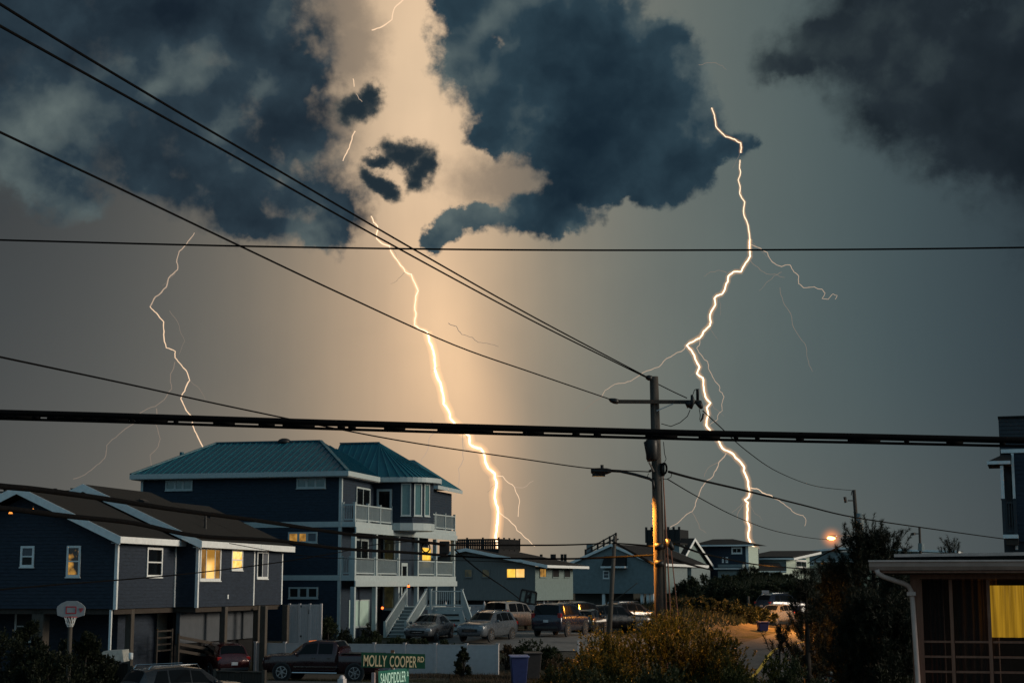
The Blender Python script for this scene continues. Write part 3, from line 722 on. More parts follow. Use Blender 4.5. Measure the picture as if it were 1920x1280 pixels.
# piles and the enclosure below
def pile(px, y_img, depth_local_x, top, d=.32, m=None, house=A):
    y = on_side(px, hx, hy, rot, depth_local_x); return house.box('pile', m or M['wood'], depth_local_x - d / 2, depth_local_x + d / 2, y - d / 2, y + d / 2, house.b - .6, top, bevel=.03)
for px, xx in ((421, bx - .05), (483, bx - .2), (496, bx + .55), (537, bx + .3)): pile(px, 0, xx, zb - .02)
pile(246, 0, -.25, zb - .03); pile(334, 0, -.5, zb - .03, m=M['darkwood'])
x = on_front(75, hx, hy, rot, .2); A.box('pile', M['wood'], x - .3, x + .3, .1, .7, 0, zb - .03, bevel=.03)
A.box('downspout', M['white'], -.28, -.18, -.02, .08, 1.0, zb - .04)
A.core(-12, -1.2, 2.6, 2.8, .5, zb - .03, M['navy'], name='lower_wall')
x = on_front(57, hx, hy, rot, 2.6); A.window((0, 2.6), D1, x - .7, 1.9, 1.0, 1.5, M['black'])
A.siding((-1.2, 2.6), D2, 6.5, .5, zb - .03, M['navy'], name='lower_wall')
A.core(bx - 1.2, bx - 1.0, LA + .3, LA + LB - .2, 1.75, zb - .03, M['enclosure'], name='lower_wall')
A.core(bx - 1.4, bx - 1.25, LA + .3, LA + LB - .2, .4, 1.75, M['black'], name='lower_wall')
yd = on_side(303, hx, hy, rot, -1.0)
A.box('door', M['door'], -1.19, -1.10, yd, yd + 1.0, zat(1222, 77), zb - .1)
A.box('notice', M['white'], -.33, -.30, on_side(337, hx, hy, rot, -.3), on_side(337, hx, hy, rot, -.3) + .35, zat(1199, 77), zat(1187, 77))
# dark rails of the entry ramp
for zi in (1184, 1197, 1210, 1222):
    A.box('rail_board', M['darkwood'], -.06, -.01, on_side(297, hx, hy, rot, 0), on_side(326, hx, hy, rot, 0), zat(zi + 3, 75), zat(zi, 75))
for px in (298, 326): yy = on_side(px, hx, hy, rot, 0); A.box('rail_post', M['darkwood'], -.08, .02, yy - .05, yy + .05, .3, zat(1182, 75))
for zi in (0, .32, .64): A.beam('rail_board', M['darkwood'], (bx - .4, LA - 1.2, 1.9 + zi - .4), (bx - .1, LA + 3.4, 1.35 + zi - .4), .05, .14)
for yq in (-1.2, 3.4): A.box('rail_post', M['darkwood'], bx - .42 + (.3 if yq > 0 else 0), bx - .3 + (.3 if yq > 0 else 0), LA + yq - .06, LA + yq + .06, .3, 2.3 if yq < 0 else 1.75)

# ================================================================= tall blue house with the teal metal roof
dx, dy = -10.0, 94.0
Dh = House('tall three-storey blue house with teal metal roof and white porches', dx, dy, 1.5, rot)
Dh.trim = M['dim_white']
z1, z2, zt = 4.98, 8.08, 11.12
DL = -12.75; DD = 18.0
def band(za, zb_, x0=DL, x1=.0, nm='belt_board'): return Dh.box(nm, M['dim_white'], x0, x1 + .03, -.06, -.004, za, zb_)
for a, c in ((1.2, z1 - .14), (z1 + .16, z2 - .16), (z2 + .16, zt - .3)):
    Dh.siding((DL, 0), D1, -DL, a, c, M['blue']); 
for a, c in ((1.2, z1 - .14), (z1 + .16, z2 - .16)):
    Dh.siding((0, 0), D2, DD, a, c, M['blue'])
Dh.siding((0, 0), D2, 6.0, z2 + .16, zt - .3, M['blue'])
Dh.core(DL + .02, -.13, .13, DD, 1.2, zt - .3, M['blue'])
band(z1 - .14, z1 + .16); band(z2 - .16, z2 + .16)
Dh.box('corner_trim', M['dim_white'], -.13, .05, -.05, .13, 1.2, z1 - .15); Dh.box('corner_trim', M['dim_white'], -.13, .05, -.05, .13, z1 + .17, z2 - .17); Dh.box('corner_trim', M['dim_white'], -.13, .05, -.05, .13, z2 + .17, zt - .3)
Dh.box('corner_trim', M['dim_white'], DL - .04, DL + .12, -.05, .12, z2 + .17, zt - .3)
# roof
RX0, RX1, RY0, RY1 = -13.2, .6, -.6, 10.6
ZR = 13.42
rf = Dh.hip(RX0, RX1, RY0, RY1, zt, (-10.2, 5.0), (-3.2, 5.0), ZR, M['metal'])
bb = Dh.b
def seams(name, lines, par, w=.045, h=.05):
    B = MB()
    for a, c in lines: B.beam(V(a) + V((0, 0, -bb)), V(c) + V((0, 0, -bb)), w, h)
    return B.build(name, M['metal'], par, kind='stuff')
ln = []
def hipz(x, y):
    """height of the main hip at (x,y)"""
    f = min((y - RY0) / (5.0 - RY0), (RY1 - y) / (RY1 - 5.0), (x - RX0) / (-10.2 - RX0), (RX1 - x) / (RX1 + 3.2)); return zt + (ZR - zt) * f
x = RX0 + .35
while x < RX1:
    f = min(1, (x - RX0) / (-10.2 - RX0), (RX1 - x) / (RX1 + 3.2)); ytop = RY0 + (5.0 - RY0) * f
    ln.append(((x, RY0, zt + .02), (x, ytop, hipz(x, ytop - 1e-3) + .02))); x += .42
y = RY0 + .3
while y < 6.5:
    f = min(1, (y - RY0) / (5.0 - RY0), (RY1 - y) / (RY1 - 5.0)); ln.append(((RX1, y, zt + .02), (RX1 + (-3.2 - RX1) * f, y, zt + (ZR - zt) * f + .02))); y += .42
seams('standing_seam', ln, rf)
for a, c in (((RX1, RY0, zt), (-3.2, 5, ZR)), ((RX0, RY0, zt), (-10.2, 5, ZR)), ((-10.2, 5, ZR), (-3.2, 5, ZR))): Dh.beam('ridge_cap', M['metal'], V(a) + V((0, 0, .05)), V(c) + V((0, 0, .05)), .2, .08)
Dh.box('fascia', M['dim_white'], RX0, RX1 + .04, RY0 - .045, RY0, zt - .26, zt + .03); Dh.box('fascia', M['dim_white'], RX1, RX1 + .045, RY0, 5.3, zt - .26, zt + .03); Dh.box('fascia', M['dim_white'], RX0 - .045, RX0, RY0 - .045, RY1, zt - .26, zt + .03)
Dh.box('soffit', M['soffit'], RX0 + .02, RX1 - .02, RY0 + .02, RY1, zt - .30, zt - .262)
MB().ball((-5.6, 5.0, ZR - bb + .02), .42, (1, 1, .55), 12, 8).build('roof_vent', M['black'], Dh.t, smooth=True)
MB().tube([(-11.6, 3.0, 12.0 - bb), (-11.6, 3.0, 12.75 - bb)], .13, 10).build('vent_pipe', M['metal'], Dh.t)
# turret bay on the front
TUR = [(0.0, 6.0), (1.70, 6.0), (2.45, 6.2), (2.95, 6.75), (3.2, 7.45), (3.15, 8.4), (2.6, 9.4), (1.2, 9.9), (0.0, 9.9)]
def turret(off):
    c = V((0.2, 8.0)); out = []
    for i, p in enumerate(TUR):
        q = V(p)
        if 1 <= i <= 7: q = q + (q - c).normalized() * off * 1.0
        out.append((q.x, q.y))
    return out
for i, (p, q) in enumerate(zip(TUR, TUR[1:])):
    if i > 6: break
    d = V(q) - V(p); Dh.siding(p, (d.x, d.y), d.length + .01, z2 + .3, zt - .28, M['blue'], name='bay_wall')
for i, w_, pn in ((1, .62, M['glassteal']), (2, .56, M['glassteal']), (3, .56, M['glassteal'])):
    p, q = V(TUR[i]), V(TUR[i + 1]); d = q - p; L = d.length
    Dh.window(p, (d.x, d.y), (L - w_) / 2, z2 + .72, w_, 2.0, pn, cas=.07, style='one')
Dh.window((0, 6.0), D1, .22, z2 + .32, .98, 2.05, M['glass'], cas=.13, style='one', name='door')
B = MB(); ring = turret(.10)
B.prism([V((x, y, z2 - .17 - bb)) for x, y in ring], (0, 0, .45)); B.build('bay_base', M['dim_white'], Dh.t)
eav = [(-.3, 5.35)] + [p for p in turret(.62)][1:8] + [(-.3, 10.6)]
ap = V((-.35, 8.05, ZR + .08 - bb)); ap2 = V((-3.0, 8.05, ZR + .08 - bb))
fine_e = []
for p, q in zip(eav, eav[1:]):
    for k in range(3): fine_e.append(V(p) + (V(q) - V(p)) * k / 3)
fine_e.append(V(eav[-1]))
# soften the corners of the eave into a curve
for _ in range(3): fine_e = [fine_e[0]] + [(fine_e[i - 1] + fine_e[i] * 2 + fine_e[i + 1]) / 4 for i in range(1, len(fine_e) - 1)] + [fine_e[-1]]
E3 = [V((p.x, p.y, zt - bb + .015)) for p in fine_e]
B = MB()
for p, q in zip(E3, E3[1:]): B.poly([p, q, ap])
B.poly([V((-3.0, 5.35, zt + .015 - bb)), E3[0], ap, ap2]); B.poly([E3[-1], V((-3, 10.6, zt + .015 - bb)), ap2, ap])
tr = B.build('bay_roof', M['metal'], Dh.t)
B = MB()
for p in E3[::1]: B.beam(p + V((0, 0, .02)), ap + V((0, 0, .02)), .045, .05)
for k in range(1, 6): B.beam(V((-.3 - k * .45, 5.35 , zt + .03 - bb)), V((-.35 - k * .45, 8.05, ZR + .1 - bb)), .045, .05)
B.beam(ap + V((0, 0, .05)), ap2 + V((0, 0, .05)), .2, .08)
B.build('standing_seam', M['metal'], tr, kind='stuff')
B = MB()
for p, q in zip(E3, E3[1:]): B.poly([p + V((0, 0, -.27)), q + V((0, 0, -.27)), q + V((0, 0, .02)), p + V((0, 0, .02))])
B.poly([p + V((0, 0, -.27)) for p in E3]); B.build('bay_fascia', M['dim_white'], Dh.t)
# rear wing, its roof tip shows past the bay
Dh.siding((0, 13.2), D1, 1.6, z2 + .16, zt - .3, M['blue']); Dh.siding((1.6, 13.2), D2, 5, z2 + .16, zt - .3, M['blue'])
Dh.core(-.1, 1.45, 13.35, 18, z2 + .1, zt - .3, M['blue'])
Dh.hip(-3, 2.25, 12.5, 18.6, zt - .05, (-2.5, 15.5), (-.3, 15.5), 13.0, M['metal']); Dh.box('fascia', M['dim_white'], -2.9, 2.28, 12.46, 12.5, zt - .3, zt - .06); Dh.box('fascia', M['dim_white'], 2.25, 2.29, 12.5, 18.6, zt - .3, zt - .06)
# porch decks: a slightly splayed front line
def fl(y): return .9 + .061 * y
for z, nm in ((z1, 'porch_deck'), (z2, 'porch_deck')):
    B = MB(); B.prism([V((0, -.02, z - .15 - bb)), V((fl(0), -.02, z - .15 - bb)), V((fl(DD), DD, z - .15 - bb)), V((0, DD, z - .15 - bb))], (0, 0, .31 if z == z1 else .30))
    dk = B.build(nm, M['dim_white'], Dh.t)
    B = MB(); B.beam(V((fl(0) + .04, -.06, z - .32 - bb)), V((fl(DD) + .04, DD + .06, z - .32 - bb)), .08, .34); B.build('porch_beam', M['dim_white'], Dh.t)
cols = [on_side(px, dx, dy, rot, 0.9) for px in (673,)]
for yc in (.12, 3.45, 7.2, 10.6, 14.1, 17.75):
    for za, zb_ in ((.9, z1 - .5), (z1 + .16, z2 - .5)):
        x = fl(yc) - .13; Dh.box('porch_column', M['dim_white'], x - .13, x + .13, yc - .13, yc + .13, za, zb_, bevel=.015)
Dh.rail(m=M['dim_white'], pts=[(.08, .08), (fl(0) - .1, .08)], z=z2 + .16, h=1.02, post_every=.9)
Dh.rail(m=M['dim_white'], pts=[(fl(0) - .1, .16), (fl(6.2) - .1, 6.0)], z=z2 + .16, h=1.02)
Dh.rail(m=M['dim_white'], pts=[(fl(11) - .1, 12.2), (fl(DD) - .1, DD - .1)], z=z2 + .16, h=1.02)
Dh.rail(m=M['dim_white'], pts=[(.08, .08), (fl(0) - .3, .08)], z=z1 + .16, h=1.0, post_every=.9)
Dh.rail(m=M['dim_white'], pts=[(fl(.4) - .14, .3), (fl(3.3) - .14, 3.3)], z=z1 + .16, h=1.0, post_every=3); Dh.rail(m=M['dim_white'], pts=[(fl(3.6) - .14, 3.6), (fl(7.1) - .14, 7.05)], z=z1 + .16, h=1.0, post_every=3.4)
Dh.rail(m=M['dim_white'], pts=[(fl(10.8) - .14, 10.75), (fl(14) - .14, 13.95)], z=z1 + .16, h=1.0, post_every=3); Dh.rail(m=M['dim_white'], pts=[(fl(14.3) - .14, 14.3), (fl(17.7) - .14, 17.6)], z=z1 + .16, h=1.0, post_every=3)
# windows on the long left wall
for pxa, pxb, pya, pyb, pane in ((305, 356, 919, 900, M['glassteal']), (553, 608, 915, 896, M['glassteal']), (539, 594, 1017, 997, [M['litbrown'], M['litbrown'], M['shade']]), (542, 597, 1121, 1100, M['black'])):
    xa, xb = on_front(pxa, dx, dy, rot), on_front(pxb, dx, dy, rot); Yd = dy - .234 * (xa + xb) / 2
    Dh.window((0, 0), D1, xa, zat(pya, Yd), xb - xa, zat(pyb, Yd) - zat(pya, Yd), pane, style='triple', cas=.09)
# openings on the porch side
def side_open(pxa, pxb, za, zb_, pane, x=0.0, **k):
    a, c = on_side(pxa, dx, dy, rot, x), on_side(pxb, dx, dy, rot, x); return Dh.window((x, 0), D2, a, za, c - a, zb_ - za, pane, **k)
side_open(664, 690, z2 + .3, z2 + 2.35, M['glass'], style='slider', cas=.1)
side_open(661, 688, z1 + .3, z1 + 2.35, M['glass'], style='slider', cas=.12)
side_open(700, 742, z1 + .2, z1 + 2.5, M['black'], style='one', cas=.06, name='doorway')
side_open(752, 767, z1 + .75, z1 + 2.55, M['litdim'], style='one', cas=.08)
side_open(653, 691, 2.1, 3.7, M['blind'], style='slider', cas=.06)
side_open(704, 736, 1.5, 4.4, M['black'], style='one', cas=.05, name='doorway')
wy = side_open(789, 806, z1 + .75, z1 + 2.15, M['lit4'], style='one', cas=.04)
# hall bay between the porches, with the entry door
Dh.core(.02, 1.15, 7.5, 10.4, 1.3, z2 - .5, M['blue'], name='entry_bay')
Dh.window((1.15, 0), D2, 8.0, 3.3, 1.3, 2.25 + .4, M['glass'], cas=.2, style='one', name='front_door')
Dh.window((0, 7.5), D1, .2, z1 + .7, .75, 2.0, M['litdim'], cas=.08, style='one')
Dh.window((0, 7.5), D1, .2, 3.05, .8, 2.2, M['litdim'], cas=.1, style='one', name='front_door')
pc = M['dim_white']
MB().box(.03, .12, on_side(697, dx, dy, rot), on_side(697, dx, dy, rot) + .25, z1 + 1.6 - bb, z1 + 2.2 - bb).build('porch_light', M['blind'], Dh.t)
# red porch lamps
redl = emat('red_lamp', (1.0, .12, .02), 5.0)
for px, py, Yd in ((717, 1139, 97.5), (766, 1098, 99.5)):
    q = P(px, py, Yd); c = thing('porch_lamp', 'small glowing red lamp %s' % ('beside the white newel box by the stairs' if px < 740 else 'hanging beside the blue house front door'), 'lamp', q, 0, 'red porch lamps')
    MB().ball((0, 0, 0), .075, n=10, m=8).build('bulb', redl, c, smooth=True); MB().tube([(0, 0, .06), (0, 0, .14)], .035, 8).build('socket', M['black'], c)
# stairs
st = Dh
zl = 3.25                                    # landing
lx0, ly0 = 1.55, 7.6
def flight(x0, x1, ya, yb, za, zb_, n):
    for k in range(n):
        y0 = ya + (yb - ya) * k / n; y1 = ya + (yb - ya) * (k + 1) / n; zt_ = za + (zb_ - za) * (k + 1) / n
        st.box('stair_tread', M['dim_white'], x0, x1, min(y0, y1) - .03, max(y0, y1), zt_ - .05, zt_)
        st.box('stair_riser', M['slate'], x0 + .03, x1 - .03, min(y0, y1) + .02, min(y0, y1) + .05, zt_ - (zb_ - za) / n, zt_ - .055)
flight(1.75, 2.95, 3.4, 7.4, 1.3, zl, 10)
st.box('stair_landing', M['dim_white'], .9, 3.4, 7.4, 10.6, zl - .2, zl)
for x in (1.7, 3.0):
    B = MB(); n = 18; a, c = V((x, 3.3, 1.35 - bb)), V((x, 7.45, zl - bb))
    B.beam(a + V((0, 0, .98)), c + V((0, 0, .98)), .09, .09); B.beam(a + V((0, 0, .12)), c + V((0, 0, .12)), .07, .12)
    for q in (a, c): B.box(q.x - .07, q.x + .07, q.y - .07, q.y + .07, q.z - .1, q.z + 1.1)
    r = B.build('stair_railing', M['dim_white'], st.t); B = MB()
    for k in range(1, 32): q = a + (c - a) * k / 32; B.box(q.x - .02, q.x + .02, q.y - .02, q.y + .02, q.z + .18, q.z + .94)
    B.build('baluster', M['dim_white'], r, kind='stuff')
# wide front flight with open slats, to the right of the landing
st.rail(m=M['dim_white'], pts=[(3.3, 7.5), (5.2, 7.9)], z=zl - .02, h=1.0, post_every=2); 
st.box('stair_landing', M['dim_white'], 3.0, 5.3, 7.75, 9.6, zl - .2, zl - .03)
B = MB(); B.prism([V((3.05, 7.72, 1.2 - bb)), V((5.9, 7.72, 1.2 - bb)), V((5.25, 7.72, zl - .22 - bb)), V((3.5, 7.72, zl - .22 - bb))], (0, .05, 0)); B.build('stair_skirt', M['dim_white'], st.t)
for k in range(5): st.box('stair_slat', M['black'], 3.45 - k * .06 + .1, 5.3 + k * .05 - .25, 7.66, 7.71, zl - .55 - k * .33, zl - .45 - k * .33)
for (a, c) in (((5.25, 7.8, zl), (6.1, 7.2, 1.35)),):
    a, c = V(a) - V((0, 0, bb)), V(c) - V((0, 0, bb)); B = MB(); B.beam(a + V((0, 0, .98)), c + V((0, 0, .98)), .08, .08); B.beam(a + V((0, 0, .1)), c + V((0, 0, .1)), .07, .1)
    B.box(c.x - .07, c.x + .07, c.y - .07, c.y + .07, c.z - .1, c.z + 1.1); r = B.build('stair_railing', M['dim_white'], st.t); B = MB()
    for k in range(1, 20): q = a + (c - a) * k / 20; B.box(q.x - .02, q.x + .02, q.y - .02, q.y + .02, q.z + .15, q.z + .94)
    B.build('baluster', M['dim_white'], r, kind='stuff')
nb = local(722, 1190, 1.3, dx, dy, rot)
B = MB(); x, y = nb; B.box(x - .25, x + .25, y - .25, y + .25, -.4, 1.55); B.box(x - .3, x + .3, y - .3, y + .3, 1.551, 1.62); B.build('newel_box', M['slate'], st.t, bevel=.02)

# ================================================================= low grey house beyond the lattice fence
ex, ey, er = 2.0, 140.0, R(22)
E = House('low grey house with vertical siding, one bright window and a black roof deck', ex, ey, 1.6, er)
ez0, eze, ezr = zat(1125, 140), 6.25, 7.75
xr = on_front(878, ex, ey, er); EL = 13.0
B = MB(); hb = E.b
zw = lambda x: eze - .15 + (ezr - eze) * max(0, 1 - abs(x - xr) / (0.9 - xr))
xs = np.arange(-EL, 0.001, .13)
for x0 in xs:                      # boards with grooves
    x1 = min(x0 + .115, 0); B.poly([V((x0, 0, ez0 - hb)), V((x1, 0, ez0 - hb)), V((x1, 0, zw(x1) - hb)), V((x0, 0, zw(x0) - hb))])
    B.poly([V((x1, 0, ez0 - hb)), V((x1 + .015, .02, ez0 - hb)), V((x1 + .015, .02, zw(x1) - hb)), V((x1, 0, zw(x1) - hb))])
B.build('wall', M['grey'], E.t)
E.siding((0, 0), D2, 9.6, ez0, eze - .1, M['pale'])
E.core(-EL, -.05, .05, 9.6, ez0 - .02, eze - .25, M['grey'])
E.gable(xr - 8.5, 1.35, -.6, 10.2, eze, xr, ezr, M['shingle2'], rake=.26, fas=.22)
for pxa, pxb, pya, pyb, pane, tr_ in ((871, 886, 1082, 1066, M['litdim'], M['cream']), (904, 919, 1082, 1066, M['litdim'], M['cream']), (950, 985, 1083, 1065, [M['lit4'], M['lit1']], M['cream'])):
    a, c = on_front(pxa, ex, ey, er), on_front(pxb, ex, ey, er); E.window((0, 0), D1, a, zat(pya, 141), c - a, zat(pyb, 141) - zat(pya, 141), pane, cas=.06, style='slider' if pxb - pxa > 20 else 'one', trim=M['grey'])
for pxa, pxb, pane in ((1011, 1023, M['litbrown']), (1035, 1047, M['black']), (1057, 1068, M['black'])):
    a, c = on_side(pxa, ex, ey, er), on_side(pxb, ex, ey, er); E.window((0, 0), D2, a, zat(1082, 145), c - a, zat(1066, 145) - zat(1082, 145), pane, cas=.05, style='one', trim=M['pale'])
for k in range(6): E.box('pile', M['wood'], -.4 - k * 2.3, -.1 - k * 2.3, .3, .6, .5, ez0 - .03)
for k in range(1, 4): E.box('pile', M['wood'], -.4, -.1, .3 + k * 2.9, .6 + k * 2.9, .5, ez0 - .03)
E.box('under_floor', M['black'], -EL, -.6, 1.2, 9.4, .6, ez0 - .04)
# roof deck: dark parapet with open slats
xa, xb = on_front(846, ex, ey, er, 2), on_front(935, ex, ey, er, 2)
E.rail([(xa, 2.0), (xb, 2.0), (xb, 7)], 7.6, 1.05, M['black'], step=.21, post_every=1.4, bw=.13, name='roof_deck_railing')
E.box('deck_skirt', M['black'], xa, xb, 2.0, 2.1, 6.9, 7.75); E.box('deck_skirt', M['black'], xb - .1, xb, 2.101, 7, 6.9, 7.75)
for k in range(2): E.box('rail_board', M['black'], xa, xb, 2.07, 2.12, 8.22 + k * .28, 8.36 + k * .28)

# ================================================================= pale gabled house left of the utility pole
fx, fy = 14.45, 165.0
F = House('pale shingled house with stepped gables, lit side window and dark roof deck', fx, fy, 1.9, er)
fz0 = zat(1112, 165); fze = 6.75; fzr = 8.75
xl = on_front(1060, fx, fy, er); xr = on_front(1148, fx, fy, er)
slr = (fzr - fze) / (-xr + .4)
F.siding((xl - 1, 0), D1, -xl + 1, fz0, fzr - .1, M['slate'], uL=lambda z: max(0, (xr - xl + 1) - (fzr - .12 - z) / slr), uR=lambda z: min(-xl + 1, (xr - xl + 1) + (fzr - .12 - z) / slr))
F.siding((0, 0), D2, 7, fz0, fze - .1, M['pale']); F.core(xl - 1, -.13, .13, 20, fz0 - .02, fze - .2, M['slate'])
F.gable(2 * xr - .4, .4, -.35, 20, fze, xr, fzr, M['shingle2'], rake=.26)
a, c = on_front(1134, fx, fy, er), on_front(1176, fx, fy, er)
B = MB(); B.prism([V((a, -.02, zat(1060, 164) - F.b)), V((a, -1.0, zat(1060, 164) - F.b)), V((a, -.02, zat(1041, 164) - F.b))], (c - a, 0, 0)); B.build('window_hood', M['shingle2'], F.t)
F.box('window_hood_trim', M['white'], a - .1, c + .1, -1.06, -.03, zat(1064, 164), zat(1060.5, 164))
a, c = on_front(1131, fx, fy, er), on_front(1143, fx, fy, er); F.window((0, 0), D1, a, zat(1084, 165), c - a, zat(1069, 165) - zat(1084, 165), M['shade'], cas=.1)
# second block
F2x, F2y = on_front(1280, fx, fy, er, 13.0), 13.0
F.siding((.3, F2y), D1, F2x - .3, fz0, 6.5, M['slate']); F.siding((F2x, F2y), D2, 8.2, fz0, 6.5, M['pale'])
F.core(.3, F2x - .13, F2y + .13, F2y + 8, fz0 - .02, 6.4, M['slate'])
F.gable(F2x - 7.5, F2x + .5, F2y - .4, F2y + 8.6, 6.62, F2x - 3.6, 7.9, M['shingle2'], rake=.28)
y2 = F2y
def sideF(px): return on_side(px, fx, fy, er, F2x)
for pxa, pxb, pya, pyb, pane in ((1283, 1289, 1096, 1068, M['litbrown']), (1295, 1302, 1087, 1066, M['lit1'])):
    F.window((F2x, 0), D2, sideF(pxa), zat(pya, 181), sideF(pxb) - sideF(pxa), zat(pyb, 181) - zat(pya, 181), pane, cas=.04, style='one', trim=M['cream'])
ring = [V((F2x + .1, sideF(1299) + .75 * math.cos(t), 4.75 - F.b + .55 * math.sin(t))) for t in np.linspace(0, 6.28, 17)]
MB().tube(ring, .09, 6).build('hose_reel', M['black'], F.t)
for k in range(4): F.box('pile', M['white'], F2x - .3, F2x, F2y + .3 + k * 2.4, F2y + .6 + k * 2.4, 1.0, fz0 - .02)
for px in (1130, 1202, 1213, 1221):
    x = on_front(px, fx, fy, er); F.box('pile', M['white'], x - .15, x + .15, .2, .5, 1.2, fz0 - .02)
F.core(xl, -3.2, 3.0, 3.2, 1.2, fz0 - .02, M['grey'], name='lower_wall')
F.box('deck_railing', M['darkwood'], xl - 4, xl + .5, -2.2, -2.1, 2.4, 3.3)
F.beam('stair_rail', M['darkwood'], (xl + .5, -2.2, 3.3), (xl + 3.3, -3.0, 1.9), .15, .2)
# rear cross-gabled block with the roof deck
yr = 25.5; F3x = on_front(1298, fx, fy, er, yr); zA, zE = 10.0, 6.9
F.core(-8, F3x - .1, yr - 6, yr + 8, fz0, zE - .1, M['slate'])
B = MB(); B.poly([V((F3x, yr - 6, fz0 - F.b)), V((F3x, yr + 8, fz0 - F.b)), V((F3x, yr + 8, zE - F.b)), V((F3x, yr, zA - .1 - F.b)), V((F3x, yr - 6, zE - F.b))]); B.build('wall', M['pale'], F.t)
B = MB(); B.prism([V((-8, yr - 6.4, zE - .15 - F.b)), V((-8, yr, zA - F.b)), V((-8, yr, zA - .15 - F.b)), V((-8, yr - 6.4, zE - .3 - F.b))], (F3x + 8.4, 0, 0)); B.prism([V((-8, yr + 8.4, zE - .15 - F.b)), V((-8, yr, zA - F.b)), V((-8, yr, zA - .15 - F.b)), V((-8, yr + 8.4, zE - .3 - F.b))], (F3x + 8.4, 0, 0)); B.build('roof', M['shingle2'], F.t)
for ye in (yr - 6.4, yr + 8.4):
    B = MB(); B.prism([V((F3x + .41, ye, zE - .1 - F.b)), V((F3x + .41, yr, zA + .03 - F.b)), V((F3x + .41, yr, zA - .32 - F.b)), V((F3x + .41, ye, zE - .45 - F.b))], (.05, 0, 0)); B.build('rake_board', M['white'], F.t)
x0 = on_front(1252, fx, fy, er, yr - 4); F.core(x0, F3x - .3, yr - 4.2, yr - .5, 6.8, 9.15, M['slate'], name='dormer_wall'); F.box('dormer_roof', M['shingle2'], x0 - .2, F3x - .1, yr - 4.5, yr - .4, 9.15, 9.35)
F.core(F3x + .2, F3x + 2.2, yr + 10, yr + 14, fz0, 6.9, M['pale'], name='side_wing'); F.gable(F3x - .2, F3x + 2.6, yr + 9.6, yr + 14.4, 6.9, F3x + 1.2, 8.0, M['shingle2'], rake=.26)
a, c = on_front(1213, fx, fy, er, 25), on_front(1275, fx, fy, er, 25)
F.box('deck_skirt', M['black'], a, c, 25, 29, 8.6, zat(992, 190))
for k in range(7): x = a + (c - a) * k / 6; F.box('rail_post', M['black'], x - .12, x + .12, 24.9, 25.1, 9.5, zat(987, 190))
# outside stair to the roof at the left gable
B = MB(); q0 = V((xl + 1.2, 3, 7.3 - F.b)); q1 = V((xl + 4.6, 3, 9.0 - F.b))
for dz in (0, .45, .9): B.beam(q0 + V((0, 0, dz)), q1 + V((0, 0, dz)), .12, .12)
for k in range(6): q = q0 + (q1 - q0) * k / 5; B.box(q.x - .1, q.x + .1, 2.95, 3.05, q.z - 1.2, q.z + 1.0)
B.build('roof_stair', M['darkwood'], F.t)
F.box('chimney', M['slate'], on_front(1100, fx, fy, er, 4), on_front(1112, fx, fy, er, 4), 4, 4.9, 7.2, zat(1017, 169))
for k, px in enumerate((1015, 1035, 1040, 1054, 1060)): x = on_front(px, fx, fy, er, 4); F.box('rail_post', M['darkwood'], x - .13, x + .13, 3.9, 4.1, 5.8, zat(1037, 169))

# ================================================================= houses on the dune
gx_, gy_, gr = 28.7, 196.0, R(20)
Gh = House('dark blue hip-roofed house on the dune at the foot of the right lightning bolt', gx_, gy_, 4.5, gr)
gz = lambda py: zat(py, 198)
Gl = on_front(1308, gx_, gy_, gr)
Gh.siding((Gl, 0), D1, -Gl, 4.0, gz(1024), M['navy'], h=.25); Gh.siding((0, 0), D2, 6, 4.0, gz(1024), M['green'], h=.25); Gh.core(Gl, -.1, .1, 7, 4, gz(1026), M['navy'])
Gh.hip(Gl - .5, .8, -.8, 8, gz(1021), (Gl + 1.2, 3.5), (-2.6, 3.5), gz(1009), M['shingle2']); Gh.box('fascia', M['white'], Gl - .5, .8, -.84, -.8, gz(1024), gz(1021.3))
Gh.box('corner_trim', M['white'], -.3, .04, -.06, .0, 4, gz(1024))
a, c = on_front(1373, gx_, gy_, gr), on_front(1393, gx_, gy_, gr); Gh.window((0, 0), D1, a, gz(1038), c - a, gz(1026) - gz(1038), M['glass'], style='slider', cas=.16)
for pxa, pxb in ((1355, 1358), (1362, 1366)): a, c = on_front(pxa, gx_, gy_, gr), on_front(pxb, gx_, gy_, gr); Gh.window((0, 0), D1, a, gz(1054), c - a, gz(1044) - gz(1054), M['glass'], style='one', cas=.08)
x0 = on_front(1352, gx_, gy_, gr); Gh.core(x0, -.4, -1.6, -.1, 4, gz(1058), M['slate'])
B = MB(); B.prism([V((x0 - .3, -2.0, gz(1065) - 4.5)), V((-.3, -2.0, gz(1065) - 4.5)), V((-.8, -.03, gz(1057) - 4.5)), V((x0 + .3, -.03, gz(1057) - 4.5))], (0, .02, -.25)); B.build('lower_roof', M['navy'], Gh.t)
Gh.box('fascia', M['white'], x0 - .4, -.2, -2.06, -2.0, gz(1067), gz(1065))
hx2, hy2, hr = 34.7, 204.0, R(20)
Hh = House('pale green house on the dune with a long black roof and a tall gable window', hx2, hy2, 4.5, hr)
hz = lambda py: zat(py, 206)
Hl = on_front(1404, hx2, hy2, hr); HD = on_side(1519, hx2, hy2, hr)
Hh.siding((Hl, 0), D1, -Hl, 4, hz(1048), M['slate'], h=.3); Hh.core(Hl, -.1, .1, HD, 4, hz(1050), M['slate'])
B = MB(); o = -4.5
